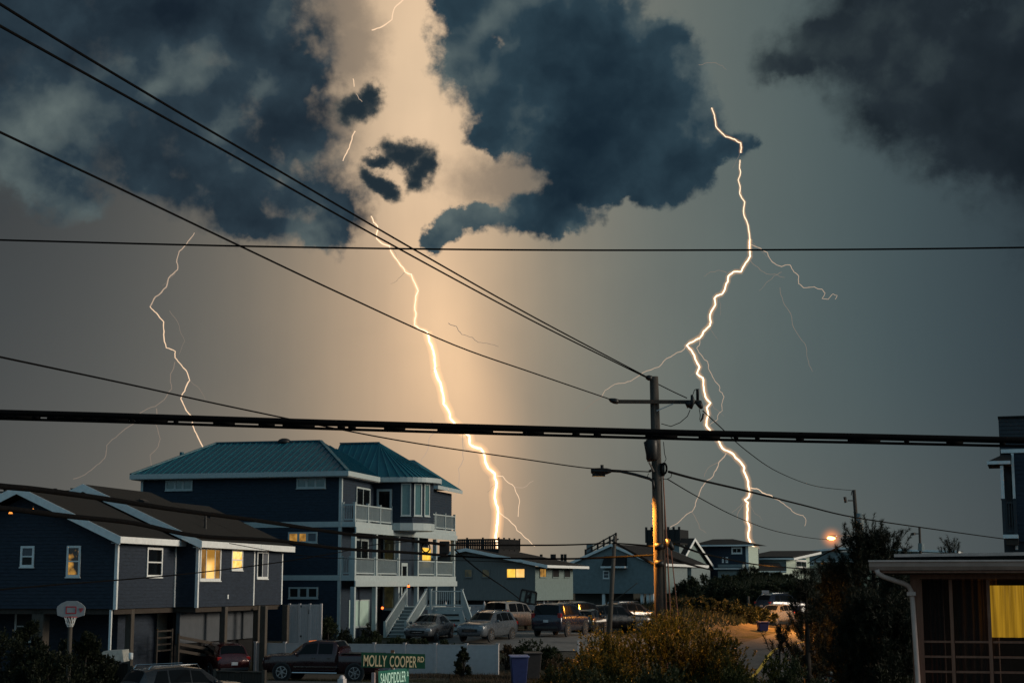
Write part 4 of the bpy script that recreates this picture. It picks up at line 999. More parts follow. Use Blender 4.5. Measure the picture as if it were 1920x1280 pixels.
# end wall under the sloping roof edge
B.poly([V((.0, -.3, 4 + o)), V((.0, HD, 4 + o)), V((.0, HD, hz(1033) + o)), V((.0, -.3, hz(1048) + o))]); B.build('wall', M['green'], Hh.t)
B = MB(); B.prism([V((Hl - .6, -.6, hz(1046.5) + o)), V((.9, -.6, hz(1046.5) + o)), V((.9 + .4, HD + 1.2, hz(1030) + o)), V((Hl - .6, HD + 1.2, hz(1030) + o))], (0, 0, .2)); B.build('roof', M['shingle2'], Hh.t)
Hh.box('fascia', M['white'], Hl - .6, .9, -.66, -.6, hz(1049), hz(1046))
B = MB(); B.prism([V((.95, -.6, hz(1050) + o)), V((1.35, HD + 1.2, hz(1034) + o)), V((1.35, HD + 1.2, hz(1029.5) + o)), V((.95, -.6, hz(1046) + o))], (.1, 0, 0)); B.build('rake_board', M['white'], Hh.t)
a, c = on_side(1493, hx2, hy2, hr), on_side(1512, hx2, hy2, hr)
Hh.window((0, 0), D2, a, hz(1062), c - a, hz(1049) - hz(1062), M['glass'], style='slider', cas=.12); Hh.window((0, 0), D2, a, hz(1048.5), c - a, hz(1042) - hz(1048.5), M['glassteal'], style='slider', cas=.1)
# low sun-room in front
SR = on_front(1410, hx2, hy2, hr, -5); SR2 = on_front(1466, hx2, hy2, hr, -5)
Hh.core(SR, SR2, -5, -.1, 4, hz(1072), M['green'], name='sunroom')
for px in (1433, 1443.5, 1454): a = on_front(px, hx2, hy2, hr, -5); Hh.window((0, -5), D1, a, hz(1086), .68, hz(1073.5) - hz(1086), M['glass'], style='one', cas=.07)
B = MB(); e0, e1 = SR - .5, SR2 + .7; B.prism([V((e0, -5.6, hz(1071) + o)), V((e1, -5.6, hz(1071) + o)), V((e1 - 1.8, -.7, hz(1055) + o)), V((e0, -.7, hz(1055) + o))], (0, 0, -.2)); B.build('lower_roof', M['shingle2'], Hh.t)
Hh.box('fascia', M['white'], e0, e1, -5.66, -5.6, hz(1073), hz(1070.5))
ix, iy = 52.6, 224.0
Ih = House('cream house with a teal gable roof half hidden behind the pine', ix, iy, 4.5, hr)
iz = lambda py: zat(py, 226); Il = on_front(1516, ix, iy, hr)
Ih.siding((Il, 0), D1, -Il + 4, 4, iz(1052), M['cream'], h=.3); Ih.core(Il, 4, .1, 8, 4, iz(1052.5), M['cream'])
Ih.core(Il, 4, -.25, -.05, iz(1052), iz(1034), M['slate'], name='upper_wall'); Ih.box('belt_board', M['white'], Il - .1, 4, -.35, -.26, iz(1053), iz(1051))
for pxa, pxb, pane in ((1517, 1527, M['glass']), (1540, 1553, [M['litbrown'], M['glass']])): a, c = on_front(pxa, ix, iy, hr), on_front(pxb, ix, iy, hr); Ih.window((0, 0), D1, a, iz(1058.5), c - a, iz(1053.5) - iz(1058.5), pane, style='slider', cas=.06)
Ih.gable(Il - 1, 9, -.9, 8, iz(1034), on_front(1574, ix, iy, hr), iz(1026), M['metal'], rake=.25)
# ================================================================= screened porch close on the right
JY = 27.5
Jx = P(1709, 1150, JY).x
J = House('screened porch in red-brown wood with white gutter and one glowing yellow curtain', Jx, JY, 1.0, PHI, group=None, name='screened_porch', cat='porch')
jz = lambda py: P(1800, py, JY).z
jx = lambda px: on_front(px, Jx, JY, PHI)
W_ = 4.6
J.box('corner_post', M['redwood'], .0, .16, .0, .16, 1.0, jz(1079)); 
J.box('header_beam', M['redwood'], .0, W_, -.02, .12, jz(1085), jz(1076))
bars = [jx(1724) , jx(1782), jx(1852.5), jx(1852.5) + .66, jx(1852.5) + 1.32]
J.box('screen_frame', M['redwood'], bars[0] - .02, bars[0] + .04, .02, .10, 1.0, jz(1086))
for k, x in enumerate(bars[1:]): J.box('mullion', M['redwood'], x - .028, x + .028, .015, .10, 1.0, jz(1086))
for py in (1202, 1230, 1258, 1287):
    for x0, x1 in zip(bars, bars[1:]): J.box('screen_rail', M['redwood'], x0 + .042, x1 - .029, .03, .09, jz(py + 2), jz(py - 2))
# woven screens: dark, see-through
ms = bpy.data.materials.new('insect_screen'); ms.use_nodes = True; t_ = ms.node_tree; t_.nodes.clear(); h_ = N(t_)
d_ = h_.n('ShaderNodeBsdfDiffuse'); d_.inputs[0].default_value = (.02, .018, .017, 1); tr_ = h_.n('ShaderNodeBsdfTransparent'); x_ = h_.n('ShaderNodeMixShader'); x_.inputs[0].default_value = .72
t_.links.new(d_.outputs[0], x_.inputs[1]); t_.links.new(tr_.outputs[0], x_.inputs[2]); o_ = h_.n('ShaderNodeOutputMaterial'); t_.links.new(x_.outputs[0], o_.inputs[0])
for x0, x1 in zip(bars, bars[1:]): J.box('screen', ms, x0, x1, .055, .06, 1.0, jz(1088))
# inside: back wall, dark curtains, the lit curtain
J.core(.1, W_, 2.6, 2.75, 1.0, 5.0, M['darkwood'], name='back_wall')
J.core(.02, .10, .17, 2.6, 1.0, jz(1086), M['redwood'], name='side_wall')
def curtain(name, x0, x1, z0, z1, y, m, amp=.035, k=9, parent=None):
    B = MB(); n = 60
    for i in range(n + 1):
        u = i / n; yy = y + amp * math.sin(u * k * 6.28 + .6 * math.sin(u * 11)) ; x = x0 + (x1 - x0) * u
        B.v += [(x, yy, z0 - J.b), (x, yy, z1 - J.b)]
    B.f = [(2 * i, 2 * i + 2, 2 * i + 3, 2 * i + 1) for i in range(n)]
    return B.build(name, m, parent or J.t, smooth=True)
brown = mat('brown_curtain', (.11, .065, .05), .9, var=.2)
for x0, x1 in ((.28, .55), (.78, 1.3), (1.0, 1.45)): curtain('dark_curtain', x0, x1, 1.2, 4.9, .5 + .2 * x0, brown, k=4)
curtain('lit_curtain', jx(1853), jx(1853) + 1.3, P(1880, 1193, JY + .4).z, P(1880, 1097, JY + .4).z, .42, M['curtain'], k=8)
J.box('curtain_valance', M['redwood'], jx(1876), jx(1876) + .9, .40, .405 + .01, P(1880, 1118, JY).z, P(1880, 1098, JY).z) if False else None
# eaves, gutter, flat roof
e0 = jx(1632)
B = MB(); prof = [(-.62, jz(1069)), (-.70, jz(1062)), (-.74, jz(1054)), (-.76, jz(1051.5)), (-.60, jz(1051.5)), (-.60, jz(1069))]
B.prism([V((e0, y, z - J.b)) for y, z in prof], (W_ - e0, 0, 0)); B.build('gutter', M['gutter'], J.t)
J.box('gutter_lip', M['gutter'], e0 - .01, W_, -.775, -.755, jz(1053.5), jz(1050.5))
J.box('fascia', M['redwood'], e0 + .06, W_, -.58, -.545, jz(1074), jz(1070))
J.box('soffit', M['darkwood'], e0 + .08, W_, -.54, 3.0, jz(1074) - .01, jz(1072))
J.box('roof', M['shingle2'], e0 + .05, W_, -.6, 3.2, jz(1069), jz(1052))
B = MB(); B.prism([V((jx(1678), .9, jz(1046) - J.b)), V((W_, .9, jz(1043.5) - J.b)), V((W_, .9, jz(1031) - J.b)), V((jx(1678), .9, jz(1037) - J.b))], (0, 3, 0)); B.build('upper_roof', M['shingle2'], J.t)
B = MB(); B.prism([V((jx(1678), .86, jz(1042) - J.b)), V((W_, .86, jz(1037.5) - J.b)), V((W_, .86, jz(1030) - J.b)), V((jx(1678), .86, jz(1036.5) - J.b))], (0, .035, 0)); B.build('upper_fascia', M['gutter'], J.t)
pts = [V((jx(px), yy, jz(py) - J.b)) for px, py, yy in ((1646, 1068, -.68), (1648, 1075, -.66), (1658, 1081, -.58), (1694, 1093, -.25), (1703, 1098, -.15), (1708, 1108, -.10), (1710, 1130, -.09), (1714.5, 1278, -.09), (1722, 1530, -.09))]
dsp = MB().tube(pts, .042, 10).build('downspout', M['gutter'], J.t, smooth=True)
c_ = pts[5] + V((.0, 0, -.04)); MB().box(c_.x - .075, c_.x + .075, c_.y - .07, c_.y + .07, c_.z - .035, c_.z + .035).build('downspout_strap', M['gutter'], J.t, bevel=.01)

# ================================================================= tall dark house at the right edge
KY = 62.0
Kx = P(1900, 900, KY).x; kz = lambda py: P(1900, py, KY).z; kx = lambda px: on_front(px, Kx, KY, KR)
KR = R(18); K = House('tall dark house cut by the right edge, with a small hooded balcony', Kx, KY, .6, KR)
K.siding((kx(1886), 0), D1, 4.0, kz(843), kz(783), M['dusky']); K.core(kx(1886), 6, .1, 6, kz(1120), kz(784), M['dusky'])
K.box('roof', M['shingle2'], kx(1885), 6, -.1, 6.2, kz(783), kz(780))
K.box('belt_board', M['white'], kx(1888), 6, -.12, -.02, kz(849), kz(842))
K.siding((kx(1912), -.05), D1, 3, kz(1015), kz(850), M['navy']); K.box('corner_trim', M['white'], kx(1907), kx(1912), -.16, -.0, kz(1030), kz(850))
B = MB(); a = kx(1862); o = -K.b
B.poly([V((a, -1.1, kz(868) + o)), V((kx(1908), -1.1, kz(868) + o)), V((kx(1908), -.1, kz(852) + o)), V((kx(1890), -.1, kz(852) + o))]); B.poly([V((a, -1.1, kz(868) + o)), V((kx(1890), -.1, kz(852) + o)), V((kx(1890), 1, kz(852) + o)), V((a, 1.2, kz(868) + o))]); B.build('balcony_roof', M['shingle2'], K.t)
K.box('fascia', M['white'], a, kx(1906), -1.14, -1.1, kz(873), kz(867)); K.box('soffit', M['darkwood'], a + .02, kx(1906), -1.09, 1, kz(874), kz(872))
K.box('balcony_column', M['white'], kx(1886), kx(1892), -1.0, -.85, kz(1004), kz(875)); K.box('balcony_window', M['glass'], kx(1896), kx(1905), -.03, .05, kz(985), kz(890))
K.box('balcony_floor', M['white'], kx(1886), kx(1914), -1.1, -.2, kz(1010), kz(1003)); K.box('balcony_bracket', M['darkwood'], kx(1891), kx(1914), -1.0, -.2, kz(1022), kz(1011))
K.rail([(kx(1889), -.95), (kx(1910), -.95)], kz(1003), 1.25, M['dusky'], step=.1, post_every=2)

# ================================================================= utility poles, lamps, wires
def ub(o, pts): return [V(p) - o for p in pts]
PY_ = 50.0
top = P(1226, 706, PY_); bot = P(1239.5, 1155, PY_); bd = (bot - top) / (top.z - bot.z); base = bot + bd * (bot.z - .3)
pole = thing('utility_pole', 'tall wooden utility pole with crossarm, transformer and street lamp arm, centre right', 'utility pole', (base.x, base.y, base.z), 0, 'utility poles')
o = pole.location
MB().tube(ub(o, [base, base + (top - base) * .5, top]), [.23, .175, .135], 18).build('pole', M['pole'], pole, smooth=True)
def pp(px, py, dy=0.0): return P(px, py, PY_ + dy)
MB().beam(pp(1149, 752.5, -.2) - o, pp(1312, 753.5, -.2) - o, .13, .11).build('crossarm', M['darkwood'], pole)
MB().beam(pp(1231, 770, -.25) - o, pp(1262, 757, -.25) - o, .03, .03).build('brace', M['steel'], pole)
def insul(pts, r, nm='insulator', m=None): return MB().tube(ub(o, pts), r, 10).build(nm, m or M['black'], pole, smooth=True)
insul([pp(1142, 748, -.3), pp(1146, 750, -.3), pp(1152, 751.5, -.3), pp(1159, 753, -.3)], [.03, .07, .09, .08])
insul([pp(1211, 707, -.25), pp(1216, 708, -.25), pp(1222, 709, -.25)], [.05, .09, .08])
insul([pp(1308, 729, -.2), pp(1308, 732, -.2), pp(1308, 754, -.2)], [.055, .05, .045])
insul([pp(1290, 752, -.3), pp(1294, 763, -.3)], [.12, .10]); insul([pp(1297, 740, -.35), pp(1299, 752, -.35), pp(1295, 766, -.35)], [.035, .075, .05])
insul([pp(1309, 753, -.3), pp(1314, 762, -.3), pp(1316, 766, -.3)], [.11, .08, .04], 'fuse_cutout')
insul([pp(1319, 775, -.3), pp(1317, 784, -.3), pp(1313, 790, -.3)], [.03, .035, .02], 'fuse_tube')
MB().tube(ub(o, [pp(1299, 740, -.35), pp(1302, 731, -.3), pp(1307, 729, -.25)]), .012, 6).build('jumper_wire', M['cable'], pole)
MB().tube(ub(o, [pp(1311, 766, -.3), pp(1313, 778, -.3), pp(1312, 787, -.3)]), .012, 6).build('jumper_wire', M['cable'], pole)
MB().tube(ub(o, [pp(1294, 768, -.3), pp(1289, 780, -.3), pp(1275, 792, -.25), pp(1258, 799, -.2), pp(1240, 794, -.2)]), .014, 6).build('jumper_wire', M['cable'], pole)
# transformer and brackets on the pole
MB().tube(ub(o, [pp(1222, 824, -.55), pp(1222, 827, -.55), pp(1223, 860, -.55), pp(1223.5, 864, -.55)]), [.17, .19, .19, .14], 16).build('transformer', M['black'], pole, smooth=True)
MB().beam(pp(1210, 828, -.5) - o, pp(1217, 865, -.5) - o, .10, .10).build('bracket', M['black'], pole)
MB().beam(pp(1209, 829, -.5) - o, pp(1226, 826, -.5) - o, .08, .06).build('bracket', M['black'], pole)
MB().beam(pp(1217, 866, -.3) - o, pp(1226, 884, -.2) - o, .04, .04).build('bracket', M['black'], pole)
insul([pp(1219, 880, -.2), pp(1221, 884, -.2)], [.06, .06])
ring = [pp(1245 + 5 * math.cos(t), 878 + 10 * math.sin(t), -.15) for t in np.linspace(0, 6.28, 15)]
MB().tube(ub(o, ring), .035, 6).build('cable_loop', M['cable'], pole)
insul([pp(1242, 868, -.1), pp(1243, 892, -.1)], [.07, .06], 'cable_clamp')
for a in (([(1216, 887), (1214, 893), (1219, 898), (1226, 896)]), ([(1260, 886), (1258, 894), (1250, 898), (1242, 897)]), ([(1244, 828), (1246, 850), (1249, 860), (1246, 866)])):
    MB().tube(ub(o, [pp(x, y, -.15) for x, y in a]), .012, 6).build('jumper_wire', M['cable'], pole)
insul([pp(1236, 1018, -.3), pp(1237, 1030, -.3)], [.16, .16], 'cable_clamp'); insul([pp(1236, 1050, -.3), pp(1237, 1062, -.3)], [.15, .15], 'cable_clamp')
insul([pp(1250, 1010, -.3), pp(1256, 1020, -.35), pp(1262, 1030, -.4)], [.05, .10, .06], 'splice_case')
# cobra-head street lamp on its arm (lit: it throws orange light down the pole)
lamp = thing('street_lamp', 'dark cobra-head street lamp on a curved arm left of the utility pole', 'street lamp', pp(1226, 912, -.1), 0, 'street lamps')
lo = lamp.location
MB().tube([V(p) - lo for p in (pp(1225.5, 915, -.22), pp(1224.5, 902, -.15), pp(1218, 897, -.15), pp(1190, 889, .0), pp(1163, 883, .35), pp(1144, 882, .45))], .045, 8).build('lamp_arm', M['black'], lamp, smooth=True)
h0, h1 = pp(1146, 882.5, .45), pp(1108, 882.5, .65)
Bh = MB(); ax = (h1 - h0)
ringp = []
for f, hw_, up, dn in ((0, .08, .06, .05), (.2, .16, .09, .10), (.6, .20, .10, .13), (.9, .17, .09, .10), (1.0, .10, .06, .06)):
    c = h0 + ax * f - lo; ringp.append([c + V((0, hw_ * sy, z)) for sy, z in ((-.8, up * .7), (0, up), (.8, up * .7), (1, -.02), (.75, -dn), (-.75, -dn), (-1, -.02))])
base_i = len(Bh.v)
for r in ringp: Bh.v += [tuple(p) for p in r]
for k in range(4):
    for j in range(7): Bh.f.append((k * 7 + j, k * 7 + (j + 1) % 7, (k + 1) * 7 + (j + 1) % 7, (k + 1) * 7 + j))
Bh.f.append(tuple(range(7))); Bh.f.append(tuple(28 + j for j in reversed(range(7)))); Bh.build('lamp_head', M['black'], lamp)
MB().tube([h0 + ax * .45 - lo + V((0, 0, .09)), h0 + ax * .45 - lo + V((0, 0, .19))], .05, 8).build('photocell', M['black'], lamp)
sod = emat('sodium_lens', (1.0, .50, .12), 14.0)
c = h0 + ax * .62 - lo; MB().box(c.x - .16, c.x + .16, c.y - .10, c.y + .10, c.z - .135, c.z - .131).build('lens', sod, lamp)
Sk = MB(); Sk.box(c.x - .20, c.x + .20, c.y - .13, c.y - .115, c.z - .17, c.z - .09).box(c.x - .20, c.x + .20, c.y + .115, c.y + .13, c.z - .17, c.z - .09).box(c.x - .20, c.x - .185, c.y - .114, c.y + .114, c.z - .17, c.z - .09).box(c.x + .185, c.x + .20, c.y - .114, c.y + .114, c.z - .17, c.z - .09); Sk.build('lens_shroud', M['black'], lamp)
def spot(name, loc, energy, size=150, rad=.12, parent=None):
    l = bpy.data.lights.new(name, 'SPOT'); l.energy = energy; l.color = (1.0, .36, .05); l.spot_size = R(size); l.spot_blend = .35; l.shadow_soft_size = rad
    q = bpy.data.objects.new(name, l); C.objects.link(q); q.location = loc; return q
spot('street_lamp_light', h0 + ax * .62 + V((0, 0, -.24)), 10500, 140)
# guy wires / ground wires on the pole, lamp orange put into their red-brown colour
for k, (a, c) in enumerate((((1243, 890), (1258, 1160)), ((1245, 915), (1250, 1165)), ((1256, 1010), (1272, 1160)))):
    q0, q1 = pp(*a, -.1), pp(*c, -.2); q1 = q1 + (q1 - q0).normalized() * (3.3 / 1)
    tag(MB().tube([V((0, 0, 0)), q1 - q0], .016 if k else .022, 6).build('guy_wire', M['redwood'], None), ('lamp-orange guy wire slanting down right beside the tall utility pole', 'thin guy wire hanging closest along the tall utility pole', 'short guy wire from the splice down behind the bush')[k], 'wire', 'guy wires').location = q0

def span(label, pts, r, group='overhead wires', cat='wire', name='overhead_wire', sub=6, m=None):
    """wire through (px,py,Y) points, gently curved between them"""
    w3 = [P(*p) for p in pts]; o = w3[0].copy(); out = []
    n = len(w3)
    for i in range(n - 1):
        p0 = w3[max(i - 1, 0)]; p1 = w3[i]; p2 = w3[i + 1]; p3 = w3[min(i + 2, n - 1)]
        for k in range(sub):
            t = k / sub; out.append(.5 * ((2 * p1) + (p2 - p0) * t + (2 * p0 - 5 * p1 + 4 * p2 - p3) * t * t + (3 * p1 - p0 - 3 * p2 + p3) * t ** 3))
    out.append(w3[-1])
    ob = MB().tube([p - o for p in out], r, 8).build(name, m or M['cable'], smooth=True); ob.location = o
    return tag(ob, label, cat, group)
# feeder wires to the pole top, coming from behind the viewer on the left
span('upper of the twin wires dropping from the top left corner to the pole top', [(-300, -195, 15), (0, 8, 19), (300, 190, 24), (490, 301, 28), (780, 470, 35), (1000, 594, 42), (1212, 706, 49.7)], .020)
span('lower of the twin wires dropping from the upper left edge to the pole top', [(-300, -120, 15), (0, 49, 19), (300, 216, 24), (430, 288, 27), (700, 440, 33), (990, 597, 42), (1160, 682, 47.8), (1213, 708, 49.7)], .020)
span('long wire falling from the left edge to the left tip of the crossarm', [(-300, 105, 16), (0, 248, 20), (240, 361, 24), (460, 466, 28), (640, 551, 32), (850, 646, 38), (1000, 699, 44), (1143, 748, 49.7)], .018)
span('single dark wire crossing the whole sky almost level', [(-1600, 404, 17), (-700, 432, 17), (0, 450, 17), (480, 462, 17), (960, 468.5, 17), (1440, 468.5, 17), (1920, 464, 17), (2700, 449, 17), (3600, 420, 17)], .010)
span('wire sagging from the left edge below the middle to the pole at the lamp', [(-300, 605, 20), (0, 669, 24), (240, 720, 29), (460, 768, 33), (740, 824, 38), (980, 860, 44), (1110, 878, 47.5), (1218, 884, 49.7)], .016)
# heavy lashed cable across the frame: fat cable, thin cable, spacers
cb_ = thing('cable_bundle', 'heavy black lashed cable crossing the frame just above the roofs', 'cable', P(-300, 765, 13))
o = cb_.location
def cpts(dy): return [P(x, y + dy, 13) - o for x, y in ((-1600, 705), (-700, 750), (0, 775), (200, 780.5), (400, 787), (600, 793.5), (850, 801), (1100, 808), (1300, 813.5), (1600, 819.5), (1885, 826), (2700, 838), (3600, 842))]
MB().tube(cpts(-1.5), .0275, 10).build('main_cable', M['cable'], cb_, smooth=True)
MB().tube(cpts(9.6), .0115, 8).build('messenger_wire', M['cable'], cb_, smooth=True)
B = MB()
random.seed(3)
for x in list(range(-40, 320, 36)) + [330, 420, 500, 560, 640, 660, 740, 850, 880, 905, 1000, 1080, 1120, 1225, 1240, 1330, 1380, 1420, 1500, 1620, 1700, 1790, 1880]:
    yb = np.interp(x, [-300, 0, 200, 400, 600, 850, 1100, 1300, 1600, 1885, 2250], [766, 775, 780.5, 787, 793.5, 801, 808, 813.5, 819.5, 826, 833]); wd = random.choice((8, 14, 30, 40, 60))
    B.tube([P(x - wd / 2, yb + 4.5 - .027 * wd / 2, 13) - o, P(x + wd / 2, yb + 4.5 + .027 * wd / 2, 13) - o], .021, 6)
B.build('lashing_clamp', M['cable'], cb_, smooth=True, kind='stuff')
# lower service cables on the left
span('thick black cable across the left roofs to the blue porch, the upper one', [(-200, 891, 26), (0, 911, 28), (75, 918, 30), (200, 935, 34), (330, 955, 38), (480, 975, 44), (640, 999, 52), (760, 1012, 58), (840, 1021, 62)], .055)
span('thick black cable across the left gables to the blue porch, the lower one', [(-200, 938, 26), (0, 952, 28), (125, 967, 31), (250, 980, 35), (370, 1004, 39), (520, 1013, 45), (640, 1028, 52), (760, 1035, 58), (840, 1041, 62)], .05)
span('thin drooping wire rising across the lit window of the left house', [(-60, 1110, 30), (100, 1096, 33), (230, 1086, 38), (370, 1073, 44), (520, 1054, 52), (640, 1034, 60), (700, 1021, 66), (790, 1013, 72)], .016)
span('faint thin wire low along the blue porch', [(430, 1018, 52), (560, 1040, 56), (690, 1048, 60), (852, 1050, 64), (980, 1054, 66)], .012)
# continuing right to the leaning pole and utility pole
span('upper dark cable from the blue porch to the leaning pole', [(840, 1021, 62), (960, 1021.5, 66), (1060, 1021, 75), (1150, 1018, 92), (1228, 1024, 50.2)], .035)
span('lower dark cable from the blue porch past the grey house to the utility pole', [(840, 1041, 62), (930, 1045.5, 60), (1060, 1047, 57), (1150, 1044, 54), (1228, 1040, 50.4)], .032)
span('steep black cable from the leaning pole down to the utility pole', [(1152, 1016, 93), (1190, 1038, 70), (1228, 1058, 50.5)], .05)
span('thin service wire drooping to the dark basketball hoop', [(853, 1030, 64), (900, 1070, 75), (950, 1104, 90), (976, 1124, 105)], .03)
span('black cable from the utility pole down over the pale house roofs', [(1250, 1012, 50.5), (1285, 1026, 62), (1330, 1040, 80), (1420, 1058, 110), (1500, 1065, 140), (1540, 1066, 150)], .045)
span('heavy black cable from the utility pole to the lit gable', [(1248, 1040, 50.5), (1275, 1052, 70), (1310, 1062, 110), (1335, 1068, 150)], .06)
span('wire from the pole top to the crossarm insulator', [(1234, 720, 50), (1262, 734, 49.9), (1288, 746, 49.7)], .016)
span('thin wire leaving the crossarm to the far pole top', [(1318, 770, 50), (1345, 795, 55), (1400, 845, 66), (1460, 885, 80), (1530, 911, 100), (1598, 919, 119)], .018)
span('dark wire from the pole running right past the far pole to the edge', [(1254, 884, 50), (1310, 899, 56), (1400, 920, 66), (1500, 945, 80), (1600, 969, 100), (1740, 990, 120), (1885, 1010, 140), (2000, 1024, 150)], .040)
span('faint wire from the lamp arm sagging to the second street lamp', [(1252, 898, 50), (1310, 932, 58), (1380, 968, 70), (1450, 994, 85), (1520, 1008, 105), (1560, 1011, 119)], .018)
span('wire from the far pole slanting down left to the cream house', [(1606, 1008, 120), (1570, 1026, 140), (1535, 1044, 170), (1515, 1055, 215)], .06)
span('thin pale cable dropping left from the leaning pole', [(1195, 1092, 92), (1150, 1126, 93), (1100, 1150, 95), (1080, 1156, 96)], .02, m=M['wood'])
# splice box and coil on the service cables, in front of the blue porch
sp = thing('splice_box', 'black cable splice box hanging on the service cables by the porch', 'box', P(833, 1026, 61.8))
o = sp.location; k61 = 61.8 / FPX
def q61(px, py): return P(px, py, 61.8) - o
MB().box(q61(824, 1026).x, q61(843, 1026).x, -.12, .12, q61(833, 1038).z, q61(833, 1014).z).build('case', M['black'], sp, bevel=.03)
for px in (829, 837): MB().tube([q61(px, 1041), q61(px, 1034)], .05, 6).build('cable_gland', M['black'], sp)
tag(MB().tube([P(798.5 + 7.5 * math.cos(t), 1026 + 9 * math.sin(t), 60.2) for t in np.linspace(0, 6.3, 20)], .028, 6).build('cable_coil', M['cable']), 'round coil of spare cable hanging in front of the yellow porch window', 'cable')
# lights strung under the left gable
for k, (px, py) in enumerate(((20, 958), (62, 957))):
    q = P(px, py, 29.5); g = thing('hanging_lamp', 'small orange lamp on the cable under the left gable, %s' % ('nearer the left edge' if k == 0 else 'nearer the ridge window'), 'lamp', q, 0, 'orange lamps under the gable')
    MB().tube([(0, 0, .04), (0, 0, .0), (0, 0, -.045)], [.01, .022, .04 if k == 0 else .02], 8).build('shade', emat('orange_lamp', (1.0, .30, .05), 1.6), g); MB().tube([(0, 0, .04), (0, 0, .09)], .012, 6).build('socket', M['black'], g)

def simple_pole(label, pt, pb, Y, r0, r1, m=None):
    a, c = P(*pt, Y), P(*pb, Y); g = zg(c.x, c.y); d = (c - a) / (a.z - c.z); c = c + d * (c.z - g + .3)
    t = thing('utility_pole', label, 'utility pole', c, 0, 'utility poles'); MB().tube([V((0, 0, 0)), a - c], [r0, r1], 14).build('pole', m or M['pole'], t, smooth=True); return t
p2 = simple_pole('slim leaning wooden pole in front of the grey and pale houses', (1153, 1004), (1143, 1172), 93, .16, .10, M['wood'])
MB().tube([P(1147, 1014, 93) - p2.location, P(1160, 1010, 93) - p2.location], .05, 6).build('crossarm', M['black'], p2)
p3 = simple_pole('far utility pole with grey transformer beside the lit street lamp', (1601, 918), (1612, 1060), 120, .20, .13, M['darkwood'])
o = p3.location; q = lambda px, py, dy=0: P(px, py, 120 + dy) - o
MB().tube([q(1612, 962, -.4), q(1612.5, 978, -.4), q(1613, 994, -.4)], [.24, .27, .22], 14).build('transformer', M['slate'], p3, smooth=True)
MB().beam(q(1590, 938, -.2), q(1602, 938, -.1), .08, .08).build('crossarm', M['black'], p3); MB().tube([q(1584, 931, -.2), q(1586, 942, -.2)], .11, 8).build('fuse_cutout', M['black'], p3)
MB().tube([q(1601, 919), q(1597, 921), q(1596, 928)], .03, 6).build('jumper_wire', M['black'], p3)
p4 = simple_pole('distant small utility pole right of the pine against the sky', (1724, 988), (1726, 1040), 210, .2, .15, M['darkwood'])
o = p4.location; MB().tube([P(1712, 998, 210) - o, P(1713, 1003, 210) - o], .3, 8).build('fuse_cutout', M['black'], p4); MB().beam(P(1712, 1000, 210) - o, P(1725, 1000, 210) - o, .12, .12).build('crossarm', M['black'], p4)
MB().tube([P(1727, 1018, 209.5) - o, P(1727, 1032, 209.5) - o], .4, 8).build('transformer', M['slate'], p4)
# lit street lamp on the far pole
l2 = thing('street_lamp', 'glowing orange street lamp reaching left from the far pole', 'street lamp', P(1606, 1012, 119.6), 0, 'street lamps')
o = l2.location; q = lambda px, py, dy=0: P(px, py, 119.6 + dy) - o
MB().tube([q(1606, 1012), q(1596, 1004, -.4), q(1580, 1002.5, -.9), q(1569, 1004.5, -1.2)], .05, 8).build('lamp_arm', M['steel'], l2, smooth=True)
MB().ball(q(1562, 1005, -1.3), .34, (1, .6, .38), 12, 8).build('lamp_head', M['steel'], l2, smooth=True)
MB().ball(q(1558.5, 1008.3, -1.35), .30, (1.0, .6, .48), 14, 10).build('lens', emat('sodium_bulb', (1.0, .46, .10), 14.0), l2, smooth=True)
hm = bpy.data.materials.new('sodium_halo'); hm.use_nodes = True; t_ = hm.node_tree; t_.nodes.clear(); h_ = N(t_)  # glow ball added to imitate the glare halo around the lamp
rr_ = h_.vm('LENGTH', h_.n('ShaderNodeTexCoord').outputs['Object'], out=1); fo = h_.math('POWER', h_.math('SUBTRACT', 1.0, h_.math('DIVIDE', rr_, 1.15), clamp=True), 3.4)
e_ = h_.n('ShaderNodeEmission'); e_.inputs[0].default_value = (1, .27, .03, 1); t_.links.new(h_.math('MULTIPLY', fo, 2.6), e_.inputs[1]); o_ = h_.n('ShaderNodeOutputMaterial'); t_.links.new(e_.outputs[0], o_.inputs['Volume'])
mo = MB().ball((0, 0, 0), 1.3, (1, 1, 1), 16, 12).build('lamp_halo', hm, l2, smooth=True, kind='stuff'); mo.location = q(1559, 1008, -1.35)
spot('street_lamp_light', P(1557, 1013, 118.2), 26000, 165, .25)

# ================================================================= basketball hoops
bg_ = G(129, 1278); BY = 61.0
b0 = P(131, 1200, BY); hb_ = thing('basketball_hoop', 'white fan-shaped basketball backboard with red square on a tall post at the left', 'basketball hoop', (b0.x, BY, zg(b0.x, BY)), 0, 'basketball hoops')
o = hb_.location; q = lambda px, py, dy=0: P(px, py, BY + dy) - o
MB().tube([V((q(127, 1278).x, 0, -.2)), q(129, 1240), q(132, 1165), q(132, 1150, .25)], .085, 12).build('post', M['wood'], hb_, smooth=True)
out = [(106, 1140), (107, 1153), (122, 1158), (142, 1158), (158, 1153), (160, 1140), (158.5, 1136), (152, 1130), (144, 1126), (125, 1126), (115, 1130), (107.5, 1136)]
MB().prism([q(x, y) for x, y in out], (0, .05, 0)).build('backboard', M['board'], hb_, bevel=.01)
redp = mat('red_paint', (.35, .03, .04), .5); darkred = mat('dark_red_print', (.10, .02, .03), .6)
B = MB(); x0, x1, z0, z1_ = q(123, 1150).x, q(143, 1150).x, q(130, 1150).z, q(130, 1136).z; y_ = q(130, 1140).y - .008
